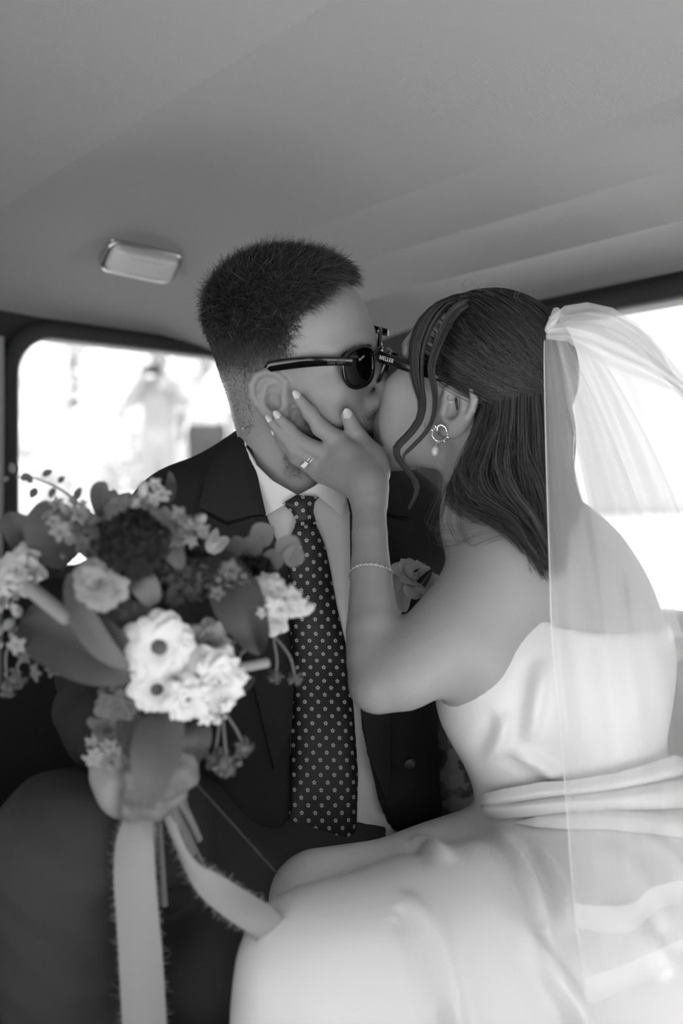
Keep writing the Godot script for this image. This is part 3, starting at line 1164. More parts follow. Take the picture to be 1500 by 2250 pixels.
func plan_bride() -> void:
	skin_b.append_array([
		Cap.new(P(1095, 1155, 1.075), 0.047, P(1135, 1255, 1.03), 0.050, 0.05),
		Cap.new(P(1140, 1160, 1.08), 0.05, P(1180, 1260, 1.06), 0.060, 0.05),
		Group.new(chain([[P(1110, 1262, 1.02), 0.053], [P(1000, 1392, 1.0), 0.0475], [P(880, 1478, 0.985), 0.038], [P(832, 1508, 0.98), 0.026]], 0.006), 0.0, 0.03),
		Group.new(chain([[P(826, 1500, 0.985), 0.0265], [P(822, 1440, 0.995), 0.0285], [P(820, 1385, 1.005), 0.0275], [P(815, 1265, 1.035), 0.0215], [P(812, 1180, 1.06), 0.0190], [P(811, 1115, 1.08), 0.0182]], 0.003), 0.0, 0.012),
	])
	torso_b = [
		Ell.new(Transform3D(Basis(Vector3(0, 0, 1), 0.10), P(1225, 1420, 1.10)), Vector3(0.110, 0.15, 0.135), 0.03),
		Cap.new(P(1190, 1260, 1.08), 0.072, P(1225, 1420, 1.10), 0.09, 0.05),
		Cap.new(P(1215, 1500, 1.09), 0.098, P(1262, 1740, 1.08), 0.084, 0.05),
		Cap.new(P(1080, 1560, 1.05), 0.036, P(1132, 1710, 1.06), 0.035, 0.04),
		Ell.new(Transform3D(Basis(), P(1085, 1490, 1.03)), Vector3(0.046, 0.065, 0.05), 0.05),
	]
	skin_b.append_array(torso_b)
	# hand on his cheek
	var wr := P(811, 1095, 1.087)
	var kn := [[742, 968, 1.124, 0.0118], [722, 1000, 1.133, 0.0118], [704, 1024, 1.141, 0.0112], [709, 1043, 1.148, 0.0105]]
	for q in kn:
		skin_b.append(Cap.new(P(806, 1068, 1.095), 0.0165, P(q[0], q[1], q[2]), q[3], 0.012))
	skin_b.append(Cap.new(wr, 0.0185, P(808, 1040, 1.104), 0.0185, 0.012))
	var fin := [
		[kn[0], [704, 940, 1.1205, 0.0094], [681, 908, 1.116, 0.0078], [656, 876, 1.1135, 0.0060]],
		[kn[1], [661, 972, 1.1285, 0.0092], [634, 943, 1.1265, 0.0077], [612, 918, 1.121, 0.0060]],
		[kn[2], [648, 987, 1.1315, 0.0086], [622, 956, 1.1295, 0.0072], [597, 928, 1.130, 0.0056]],
		[kn[3], [652, 1006, 1.138, 0.0078], [628, 980, 1.137, 0.0064], [608, 957, 1.138, 0.0052]],
		[[828, 1040, 1.104, 0.0150], [818, 1000, 1.121, 0.0130], [783, 957, 1.131, 0.0106], [763, 914, 1.113, 0.0080]],
	]
	nails.clear()
	for f in fin:
		var pts := []
		for q in f:
			pts.append([P(q[0], q[1], q[2]), q[3]])
		var g := Group.new(chain(pts, 0.005), 0.0, 0.0035)
		skin_b.append(g)
		nails.append([pts[2][0], pts[3][0], pts[3][1]])
	skin_b.append(Cap.new(P(822, 1015, 1.112), 0.012, P(775, 1000, 1.118), 0.013, 0.012))

var torso_b := []
var nails := []
var skirt_b := []

func ytop(p: Vector3) -> float:   # below the bodice's top edge
	var x := 750.0 + p.x * FPX / 1.0
	var y := track([[900, 1400, 0], [1085, 1392, 0], [1150, 1338, 0], [1215, 1375, 0], [1320, 1390, 0], [1560, 1392, 0]], x, 1)
	return p.y - (EYE - (y - 1125.0) / FPX * 0.98)

func plan_skirt() -> void:
	var bod := [Group.new(torso_b, 0.005, 0.02), Fn.new(ytop, 0.003, 2)]
	var l := [Group.new(bod, 0.0, 0.02)]
	l.append(Ell.new(Transform3D(Basis(), P(1330, 1880, 1.08)), Vector3(0.135, 0.10, 0.14), 0.05))
	l.append_array(chain([[P(1300, 1990, 1.13), 0.085], [P(1000, 1975, 1.08), 0.072], [P(705, 1990, 1.01), 0.056]], 0.05))
	l.append_array(chain([[P(1370, 2060, 1.0), 0.10], [P(1000, 2100, 0.93), 0.080], [P(700, 2140, 0.86), 0.060]], 0.06))
	# cloth hanging from the lap
	l.append_array(chain([[P(700, 2140, 0.86), 0.060], [P(672, 2300, 0.85), 0.050], [P(690, 2600, 0.86), 0.06]], 0.05))
	l.append_array(chain([[P(850, 2180, 0.89), 0.065], [P(850, 2600, 0.88), 0.07]], 0.08))
	l.append_array(chain([[P(1040, 2180, 0.93), 0.072], [P(1040, 2600, 0.91), 0.08]], 0.08))
	l.append_array(chain([[P(1240, 2180, 0.96), 0.085], [P(1240, 2600, 0.94), 0.09]], 0.08))
	l.append_array(chain([[P(1440, 2160, 0.98), 0.09], [P(1440, 2600, 0.96), 0.09]], 0.08))
	skirt_b = l


# folds of the satin: [height, half width, valley side, px path]
func satin_folds() -> Array:
	return [
		[0.012, 0.0100, 1.0, [868, 1966, 908, 1984, 945, 2045, 975, 2130, 1000, 2250, 1015, 2330]],
		[0.0101, 0.0092, 1.0, [1075, 1815, 1115, 1850, 1150, 1905, 1180, 1990, 1205, 2090, 1220, 2200]],
		[0.0087, 0.0083, 1.0, [1150, 1840, 1195, 1880, 1232, 1960, 1250, 2060]],
		[0.0116, 0.0110, -1.0, [1110, 1930, 1150, 2040, 1205, 2130, 1265, 2210, 1310, 2310]],
		[0.0087, 0.0101, 1.0, [895, 1846, 925, 1850, 960, 1868, 985, 1900]],
		[0.0116, 0.0110, 1.0, [1310, 1850, 1370, 1900, 1420, 1970, 1460, 2060]],
		[0.0101, 0.0092, 1.0, [1390, 1830, 1460, 1880, 1530, 1960]],
		[0.0101, 0.0110, -1.0, [1330, 1990, 1400, 2040, 1480, 2150]],
		[0.0087, 0.0092, 1.0, [1192, 1440, 1185, 1500, 1172, 1570, 1158, 1650]],
		[0.0072, 0.0092, 1.0, [1110, 1640, 1150, 1660, 1200, 1690, 1240, 1715]],
		[0.0072, 0.0083, -1.0, [1060, 1680, 1090, 1640, 1105, 1600, 1112, 1560]],
	]

func fold(s: Array, l: Array, folds: Array) -> Array:
	var vs: PackedVector3Array = s[0]
	var ns: PackedVector3Array = s[1]
	for fd in folds:
		var pts := PackedVector3Array()
		for q in smooth(V(fd[3]), 4):
			var d := hit(l, q.x, q.y, 0.7)
			if d > 0:
				pts.append(P(q.x, q.y, d))
		if pts.size() < 3:
			continue
		var bb := AABB(pts[0], Vector3.ZERO)
		for p in pts: bb = bb.expand(p)
		var w: float = fd[1]
		bb = bb.grow(w * 3.5)
		for i in vs.size():
			var p := vs[i]
			if not bb.has_point(p):
				continue
			var best := 1e9
			var at := 0.0
			var sg := 0.0
			for k in pts.size() - 1:
				var a := pts[k]; var ab := pts[k + 1] - a
				var h := clampf((p - a).dot(ab) / ab.length_squared(), 0.0, 1.0)
				var off := p - a - ab * h
				var dd := off.length_squared()
				if dd < best:
					best = dd
					at = (k + h) / (pts.size() - 1)
					sg = signf(off.dot(ab.cross(ns[i])))
			var x: float = sqrt(best) * sg * fd[2] / w
			var e: float = smoothstep(0.0, 0.35, at) * smoothstep(1.0, 0.70, at)
			vs[i] = p + ns[i] * maxf(fd[0] * e * (exp(-x * x) - 0.45 * exp(-pow(x - 1.6, 2.0)) - 0.15 * exp(-pow(x + 1.9, 2.0))), -0.0028)
	return [vs, norms(vs, s[2]), s[2]]

# ------------------------------------------------------------------ skin tones, hair
var rng := RandomNumberGenerator.new()
var fine := FastNoiseLite.new()

func stubble(q: Vector3) -> float:   # 0 to 1: beard shadow, in the groom's head space
	var m := smoothstep(-0.010, -0.045, q.y) * smoothstep(-0.115, -0.09, q.y) * smoothstep(0.0, 0.02, q.z)
	m *= 1.0 - smoothstep(0.055, 0.095, q.z) * smoothstep(-0.060, -0.030, q.y) * 0.9
	var cheek := smoothstep(0.014, -0.012, q.y + 0.012 + (q.z - 0.015) * 0.62)
	var lip := exp(-pow((q.y + 0.051) / 0.010, 2.0)) * smoothstep(0.038, 0.024, absf(q.x)) * smoothstep(0.07, 0.09, q.z)
	var chin := smoothstep(-0.072, -0.08, q.y) * smoothstep(0.05, 0.075, q.z)
	return clampf(maxf(maxf(m * cheek, lip), chin * 0.9), 0.0, 1.0)

func scalp(q: Vector3) -> float:   # 0 to 1: how densely hair grows there, in the groom's head space
	var front := lerpf(0.062, 0.030, smoothstep(0.095, 0.055, q.y))            # hairline towards the face
	front = lerpf(front, 0.026, smoothstep(0.06, 0.03, q.y))
	front -= 0.014 * exp(-pow((q.y - 0.082) / 0.012, 2.0)) * smoothstep(0.02, 0.045, absf(q.x))
	var soft := 1.0 + smoothstep(0.085, 0.06, q.y)
	var m := smoothstep(front + 0.006 * soft, front - 0.009 * soft, q.z) if q.y < 0.125 else 1.0
	var low := lerpf(-0.075, -0.012, smoothstep(-0.045, -0.012, q.z))
	m *= smoothstep(low, low + 0.03, q.y)
	return clampf(m, 0.0, 1.0)

func groom_color(p: Vector3) -> Color:
	var q := groom_t.affine_inverse() * p
	var c := 0.27
	c *= 1.0 - 0.70 * stubble(q) * (0.8 + 0.35 * fine.get_noise_3d(p.x * 900, p.y * 900, p.z * 900))
	var s := scalp(q)
	if q.length() < 0.16 and s > 0:
		c = lerpf(c, 0.055, s * smoothstep(0.005, 0.075, q.y + 0.20 * maxf(0.0, -q.z - 0.02)) * 0.95)
	for sd in [-1.0, 1.0]:   # eyebrows and lips
		var e := Vector3(absf(q.x) - 0.029, (q.y - 0.033) * 4.5, 0)
		if q.z > 0.05 and e.length() < 0.021:
			c = minf(c, 0.05)
	if absf(q.y + 0.0645) < 0.011 and absf(q.x) < 0.023 and q.z > 0.099:
		c = 0.12
	c *= 1.0 + 0.06 * fine.get_noise_3d(p.x * 300, p.y * 300, p.z * 300)
	return Color(c, c, c)

func bride_color(p: Vector3) -> Color:
	var c := 0.275
	var q := bride_t.affine_inverse() * p
	if absf(q.y + 0.0645) < 0.012 and absf(q.x) < 0.023 and q.z > 0.099 and q.z < 0.12:
		c = 0.13
	c *= 1.0 + 0.05 * fine.get_noise_3d(p.x * 300, p.y * 300, p.z * 300)
	return Color(c, c, c)

func strand(b: Bag, pts: PackedVector3Array, r0: float, r1: float, col: Color) -> void:   # one three-sided hair
	var n := pts.size()
	var base := b.v.size()
	var x := Vector3.ZERO
	for i in n:
		var t := (pts[mini(i + 1, n - 1)] - pts[maxi(i - 1, 0)]).normalized()
		if x == Vector3.ZERO:
			x = t.cross(Vector3(0.31, 0.77, 0.55)).normalized()
		x = (x - t * x.dot(t)).normalized()
		var y := t.cross(x)
		var r := lerpf(r0, r1, float(i) / (n - 1))
		for s in 3:
			var o: Vector3 = x if s == 0 else (-0.5 * x + 0.866 * y if s == 1 else -0.5 * x - 0.866 * y)
			b.v.append(pts[i] + o * r)
			b.n.append(o)
			b.c.append(col)
			b.u.append(Vector2(s, i))
	for i in n - 1:
		for s in 3:
			var a := base + i * 3 + s
			var c := base + i * 3 + (s + 1) % 3
			b.i.append_array([a, a + 3, c + 3, a, c + 3, c])

func grey(v: float) -> Color:
	return Color(v, v, v)

func groom_hair(head: Array, coarse: int) -> Bag:
	var b := Bag.new()
	var inv := groom_t.affine_inverse()
	var vs: PackedVector3Array = head[0]
	var ns: PackedVector3Array = head[1]
	var ids: PackedInt32Array = head[2]
	# the dense mass: the scalp raised by the hair's length
	var qs := PackedVector3Array(); var lift := PackedFloat32Array(); var dens := PackedFloat32Array()
	for i in vs.size():
		var q := inv * vs[i]
		qs.append(q)
		var s := scalp(q)
		s *= smoothstep(0.030, 0.056, vs[i].distance_to(ear_g.origin + groom_t.basis.y * 0.004))     # not on the ears
		dens.append(s)
		lift.append(s * (0.0003 + 0.0100 * smoothstep(0.050, 0.112, q.y + 0.10 * maxf(0.0, -q.z - 0.03)) * smoothstep(0.0, 0.6, s)) * (1.0 + 0.25 * fine.get_noise_3d(q.x * 260, q.y * 260, q.z * 260)))
	var mp := {}
	var cv := PackedVector3Array(); var ci := PackedInt32Array()
	var roots := PackedInt32Array()
	for t in range(0, ids.size(), 3):
		var m := minf(dens[ids[t]], minf(dens[ids[t + 1]], dens[ids[t + 2]]))
		if m < 0.02 or qs[ids[t]].length() > 0.165:
			continue
		roots.append(t)
		if lift[ids[t]] < 0.00024:
			continue
		for e in 3:
			var k := ids[t + e]
			if not mp.has(k):
				mp[k] = cv.size()
				cv.append(vs[k] + ns[k] * lift[k])
			ci.append(mp[k])
	var k0 := b.v.size()
	put(b, [cv, norms(cv, ci), ci], grey(0.022))
	for k in mp:
		var mix := smoothstep(0.0003, 0.0030, lift[k])
		b.c[k0 + mp[k]] = grey(lerpf(groom_color(vs[k]).r, 0.022, mix))
	var fw := groom_t.basis.z.normalized(); var up := groom_t.basis.y.normalized(); var lf := groom_t.basis.x.normalized()
	for rep in 3:
		for t in roots:
			var k := ids[t]
			var q := qs[k]
			var s := dens[k]
			var len := 0.0025 + 0.005 * smoothstep(0.01, 0.06, q.y) + 0.013 * smoothstep(0.06, 0.112, q.y + 0.10 * maxf(0.0, -q.z - 0.03))
			if t >= coarse and rng.randf() > 0.27:
				continue
			if rng.randf() > s * (0.10 + 0.90 * smoothstep(0.005, 0.065, q.y + 0.2 * maxf(0.0, -q.z - 0.02))) or (rep > 0 and len > 0.012 and rng.randf() < 0.45):
				continue
			var w1 := rng.randf(); var w2 := rng.randf() * (1.0 - w1)
			var p := vs[ids[t]].lerp(vs[ids[t + 1]], w1).lerp(vs[ids[t + 2]], w2) + ns[k] * lift[k] * 0.75
			var nn := ns[k]
			len *= rng.randf_range(0.7, 1.35)
			var rnd := Vector3(rng.randfn(), rng.randfn(), rng.randfn())
			var lay: Vector3
			var topw := smoothstep(0.045, 0.090, q.y + rng.randf_range(-0.016, 0.016))
			var tl := fw * 0.75 + lf * 0.12 + rnd * 0.45
			if q.z > 0.045: tl += up * -0.35 + fw * 0.25
			lay = (-up * 0.8 - fw * 0.15 + rnd * 0.25).lerp(tl, topw)
			lay -= nn * lay.dot(nn)
			var d := (nn * lerpf(0.35, 0.75, topw) + lay).normalized()
			var pts := PackedVector3Array([p - nn * 0.001, p + d * len * 0.5, p + (d * 0.85 + lay * 0.35 - nn * 0.12).normalized() * len])
			var low := smoothstep(0.07, 0.03, q.y)
			strand(b, pts, lerpf(0.00034, 0.0002, low), 0.00008, grey(rng.randf_range(0.014, 0.06) * (1.0 + 0.8 * low) * (2.0 if rng.randf() < 0.12 else 1.0)))
	# tousled tufts on top
	for i in 3600:
		var t: int = roots[rng.randi() % roots.size()]
		var k := ids[t]
		var q := qs[k]
		if q.y < 0.072 or dens[k] < 0.8:
			continue
		var nn := ns[k]
		var w := Vector3(fine.get_noise_3d(q.x * 900, q.y * 900, q.z * 900), fine.get_noise_3d(q.x * 900 + 99, q.y * 900, q.z * 900), fine.get_noise_3d(q.x * 900, q.y * 900 + 99, q.z * 900))
		var lay := fw * 0.5 + w * 1.6 + Vector3(rng.randfn(), rng.randfn(), rng.randfn()) * 0.22
		if q.z > 0.035: lay += fw * 0.5 - up * 0.5
		lay -= nn * lay.dot(nn)
		var p := vs[k].lerp(vs[ids[t + 1]], rng.randf()) + nn * lift[k] * 0.6
		var len := rng.randf_range(0.012, 0.023)
		var d := (nn * 0.6 + lay).normalized()
		strand(b, PackedVector3Array([p, p + d * len * 0.5, p + (d + lay * 0.5 - nn * 0.25).normalized() * len]), 0.00062, 0.00012, grey(rng.randf_range(0.025, 0.15)))
	return b

func groom_stubble(head: Array) -> Bag:
	var b := Bag.new()
	var inv := groom_t.affine_inverse()
	var up := groom_t.basis.y.normalized(); var fw := groom_t.basis.z.normalized()
	for rep in 2:
		for t in range(0, head[2].size(), 3):
			var k: int = head[2][t]
			var p: Vector3 = head[0][k]
			var s := stubble(inv * p)
			if s < 0.25 or rng.randf() > s * 0.75:
				continue
			var nn: Vector3 = head[1][k]
			p = p.lerp(head[0][head[2][t + 1]], rng.randf()).lerp(head[0][head[2][t + 2]], rng.randf() * 0.6)
			var d := (nn * 0.5 - up * 0.7 + fw * 0.2 + Vector3(rng.randfn(), rng.randfn(), rng.randfn()) * 0.25).normalized()
			strand(b, PackedVector3Array([p, p + d * rng.randf_range(0.0015, 0.0035)]), 0.00018, 0.00006, grey(0.02))
	return b

# the bride's hair: an egg-shaped shell in her head space that strands run over towards the comb
const EGG_C := Vector3(0, 0.040, -0.014)
const EGG_R := Vector3(0.082, 0.094, 0.099)

func egg(dir: Vector3, lift: float) -> Vector3:   # head-space point on the shell
	return EGG_C + dir / (dir / EGG_R).length() * (1.0 + lift / 0.1)

func bride_hair() -> Bag:
	var b := Bag.new()
	var t := bride_t
	var cap := func(u: float, v: float) -> Vector3:
		var a := u * TAU
		var e := v * 2.05
		var d := Vector3(sin(e) * sin(a), cos(e), -sin(e) * cos(a))
		return t * egg(d, -0.003)
	# keep the shell behind the hairline
	var full := sheet(cap, 96, 72, true)
	if full[1][96 * 20 + 5].dot(full[0][96 * 20 + 5] - t * EGG_C) < 0:
		for i in full[1].size(): full[1][i] = -full[1][i]
		var k: PackedInt32Array = full[2]
		for i in range(0, k.size(), 3):
			var s := k[i + 1]; k[i + 1] = k[i + 2]; k[i + 2] = s
		full[2] = k
	var inv := t.affine_inverse()
	var ids := PackedInt32Array()
	for i in range(0, full[2].size(), 3):
		var q: Vector3 = inv * full[0][full[2][i]]
		if grows_b(q):
			ids.append_array([full[2][i], full[2][i + 1], full[2][i + 2]])
	full[2] = ids
	put(b, full, grey(0.022))
	# combed strands
	var comb := Vector3(0.012, 0.045, -0.118)
	var tones := FastNoiseLite.new()
	tones.frequency = 14.0
	for i in 6500:
		var d := Vector3(rng.randfn(), rng.randfn(), rng.randfn()).normalized()
		var q := egg(d, 0.0)
		if not grows_b(q):
			continue
		var lift := rng.randf_range(-0.001, 0.0035)
		var aim := comb + Vector3(0, rng.randf_range(-0.035, 0.01), 0)
		var pts := PackedVector3Array()
		var steps := 24
		var p := q
		for k in steps:
			pts.append(t * egg(p - EGG_C, lift))
			var to := aim - p
			if to.length() < 0.02: break
			var nn := ((p - EGG_C) / (EGG_R * EGG_R)).normalized()
			to = (to + Vector3(0, -0.045 * smoothstep(0.02, 0.1, p.y) * smoothstep(-0.06, 0.04, p.z), 0))
			to -= nn * to.dot(nn)
			p += to.normalized() * 0.0075
		if pts.size() > 2:
			strand(b, pts, 0.00040, 0.0002, grey(rng.randf_range(0.012, 0.036) * (1.25 + 0.9 * tones.get_noise_3d(q.x, q.y * 2.0, q.z)) * (1.7 if rng.randf() < 0.08 else 1.0)))
	return b

func grows_b(q: Vector3) -> bool:
	if q.z > 0.072 - 0.25 * maxf(0.0, q.y - 0.10) and q.y < 0.118:
		return false
	if q.y < 0.026 and q.z > -0.005:
		return false
	return q.y > 0.022 - 0.25 * (q.z + 0.01) * -1.0 * 0.4

func flow(b: Bag, guides: Array, count: int, r: float, spread: Array, tone := 1.0, curl := 0.0) -> void:   # hairs that run between neighbouring guides; guides: lists of [px, py, d]
	var gs := []
	for g in guides:
		var pts := []
		for q in g: pts.append(P(q[0], q[1], q[2]))
		var sm := smooth(pts, 5)
		var even := []
		for i in 25:
			var x := float(i) / 24 * (sm.size() - 1)
			var k := mini(int(x), sm.size() - 2)
			even.append(sm[k].lerp(sm[k + 1], x - k))
		gs.append(even)
	var clumps := []
	for i in maxi(6, count / 22):
		clumps.append([rng.randf() * maxi(gs.size() - 1, 0), Vector3(rng.randfn(), rng.randfn(), rng.randfn() * 0.8).limit_length(1.6), rng.randf() * TAU, rng.randf_range(2.0, 4.0), rng.randf_range(0.45, 2.6)])
	for i in count:
		var cl: Array = clumps[i % clumps.size()]
		var x := clampf(cl[0] + rng.randfn() * 0.10, 0.0, maxf(gs.size() - 1.001, 0.0))
		var k := mini(int(x), maxi(gs.size() - 2, 0))
		var a: Array = gs[k]; var c: Array = gs[mini(k + 1, gs.size() - 1)]
		var f := x - k
		var off: Vector3 = cl[1] + Vector3(rng.randfn(), rng.randfn(), rng.randfn()) * 0.25
		var ph: float = cl[2]
		var fr: float = cl[3]
		var pts := PackedVector3Array()
		var stop := rng.randi_range(19, 24)
		for j in stop + 1:
			var s := float(j) / 24
			var w: float = lerpf(lerpf(spread[0], spread[1], minf(s * 2.0, 1.0)), spread[2], maxf(s * 2.0 - 1.0, 0.0))
			pts.append(a[j].lerp(c[j], f) + off * w + Vector3(sin(ph + s * fr * 3.0), 0, cos(ph + s * fr * 3.0)) * curl * s)
		strand(b, pts, r, r * 0.4, grey(rng.randf_range(0.016, 0.056) * tone * cl[4] * (1.6 if rng.randf() < 0.1 else 1.0)))

func bride_locks(b: Bag) -> void:
	# the lock that frames her face
	flow(b, [
		[[1010, 655, 1.115], [952, 672, 1.078], [915, 715, 1.085], [900, 770, 1.08], [908, 833, 1.068], [924, 883, 1.058], [918, 920, 1.05], [893, 952, 1.05], [868, 978, 1.048], [870, 1003, 1.045], [889, 1030, 1.042], [911, 1060, 1.04], [909, 1092, 1.04], [896, 1118, 1.04]],
		[[1035, 655, 1.095], [985, 668, 1.058], [950, 710, 1.055], [928, 770, 1.055], [925, 835, 1.05], [932, 885, 1.045], [925, 925, 1.04], [900, 958, 1.04], [876, 985, 1.04], [878, 1008, 1.038], [897, 1032, 1.036], [918, 1063, 1.034], [916, 1088, 1.034], [905, 1105, 1.034]],
	], 420, 0.0004, [0.004, 0.0022, 0.0012])
	flow(b, [
		[[1045, 668, 1.075], [1000, 678, 1.045], [962, 735, 1.035], [942, 805, 1.035], [952, 866, 1.032], [949, 915, 1.03], [932, 951, 1.032], [902, 983, 1.034], [884, 1002, 1.036], [886, 1020, 1.036]],
		[[1055, 678, 1.07], [1010, 688, 1.04], [978, 745, 1.03], [950, 815, 1.03], [958, 868, 1.028], [953, 918, 1.028], [936, 955, 1.03], [908, 985, 1.032], [890, 1003, 1.034], [890, 1018, 1.036]],
	], 160, 0.0004, [0.004, 0.002, 0.001])
	# loose waves on her back and shoulder
	var waves := [
		[[1060, 862, 1.045], [1054, 905, 1.04], [1042, 948, 1.035], [1012, 1005, 1.025], [999, 1052, 1.02], [995, 1085, 1.015], [1008, 1114, 1.01], [1036, 1128, 1.0]],
		[[1078, 858, 1.04], [1076, 920, 1.03], [1055, 980, 1.022], [1030, 1040, 1.012], [1028, 1085, 1.0], [1050, 1115, 0.99], [1090, 1133, 0.982], [1130, 1160, 0.975]],
		[[1095, 856, 1.035], [1100, 930, 1.025], [1080, 1010, 1.012], [1062, 1065, 1.0], [1078, 1105, 0.988], [1120, 1132, 0.978], [1155, 1180, 0.968], [1180, 1240, 0.962]],
		[[1130, 855, 1.03], [1122, 935, 1.02], [1122, 1010, 1.008], [1140, 1075, 0.995], [1160, 1130, 0.98], [1178, 1190, 0.967], [1205, 1250, 0.962]],
		[[1165, 856, 1.03], [1168, 940, 1.02], [1165, 1020, 1.008], [1180, 1090, 0.995], [1195, 1160, 0.98], [1205, 1220, 0.968], [1215, 1270, 0.963]],
		[[1195, 850, 1.035], [1205, 940, 1.03], [1205, 1030, 1.02], [1215, 1110, 1.005], [1228, 1180, 0.99], [1236, 1230, 0.98]],
		[[1215, 800, 1.05], [1245, 900, 1.06], [1240, 1000, 1.055], [1255, 1100, 1.04], [1275, 1180, 1.03]],
	]
	flow(b, waves, 3400, 0.00040, [0.005, 0.009, 0.005], 1.0, 0.006)
	# fine flyaways
	flow(b, [[[985, 1060, 1.02], [965, 1120, 1.02], [955, 1170, 1.01], [985, 1195, 1.0], [1030, 1190, 0.985]], [[1000, 1080, 1.01], [985, 1150, 1.0], [1010, 1185, 0.99], [1060, 1165, 0.975], [1110, 1150, 0.97]]], 46, 0.00016, [0.004, 0.010, 0.008], 1.0, 0.004)
	flow(b, [[[1010, 645, 1.06], [1000, 620, 1.06], [1010, 600, 1.06], [1035, 592, 1.06]], [[1060, 640, 1.05], [1050, 628, 1.05], [1075, 622, 1.05], [1100, 640, 1.05]], [[1200, 700, 1.04], [1185, 670, 1.04], [1205, 655, 1.04], [1228, 672, 1.04], [1215, 700, 1.04]]], 14, 0.00012, [0.001, 0.006, 0.008], 1.5)

func hair_base() -> Array:   # the mass under the loose waves
	var l := []
	for g in [
		[[1078, 870, 1.062, 0.014], [1062, 960, 1.05, 0.014], [1032, 1050, 1.032, 0.013], [1035, 1090, 1.018, 0.010]],
		[[1095, 870, 1.06, 0.024], [1098, 960, 1.05, 0.022], [1080, 1050, 1.028, 0.017], [1110, 1120, 1.005, 0.012]],
		[[1140, 870, 1.06, 0.024], [1130, 980, 1.045, 0.022], [1150, 1080, 1.02, 0.017], [1180, 1180, 0.992, 0.011]],
		[[1180, 870, 1.06, 0.024], [1185, 1000, 1.045, 0.022], [1195, 1110, 1.02, 0.017], [1215, 1210, 0.993, 0.010]],
		[[1215, 860, 1.08, 0.024], [1225, 1000, 1.08, 0.02], [1240, 1120, 1.06, 0.015]],
		[[1196, 850, 1.065, 0.024], [1205, 960, 1.055, 0.022], [1214, 1100, 1.03, 0.016]],
	]:
		var pts := []
		for q in g: pts.append([P(q[0], q[1], q[2]), q[3]])
		l.append(Group.new(chain(pts, 0.004), 0.0, 0.016))
	return l

# ------------------------------------------------------------------ clothes, glasses
func tie_texture() -> ImageTexture:   # one repeat: two small five-petalled flowers on a dark ground
	var n := 128
	var im := Image.create(n, n, false, Image.FORMAT_RGB8)
	im.fill(Color(0.11, 0.11, 0.11))
	for c in [Vector2(32, 32), Vector2(96, 96)]:
		for y in n:
			for x in n:
				var d: Vector2 = Vector2(x, y) - c
				if d.x > 64: d.x -= 128
				if d.x < -64: d.x += 128
				var r := d.length()
				var a := d.angle() + 0.3
				var petal := 20.0 * (0.62 + 0.38 * absf(cos(a * 2.5)))
				if r < petal:
					var v := 0.74 if r > 6.5 else 0.25
					im.set_pixel(x, y, Color(v, v, v))
	return ImageTexture.create_from_image(im)

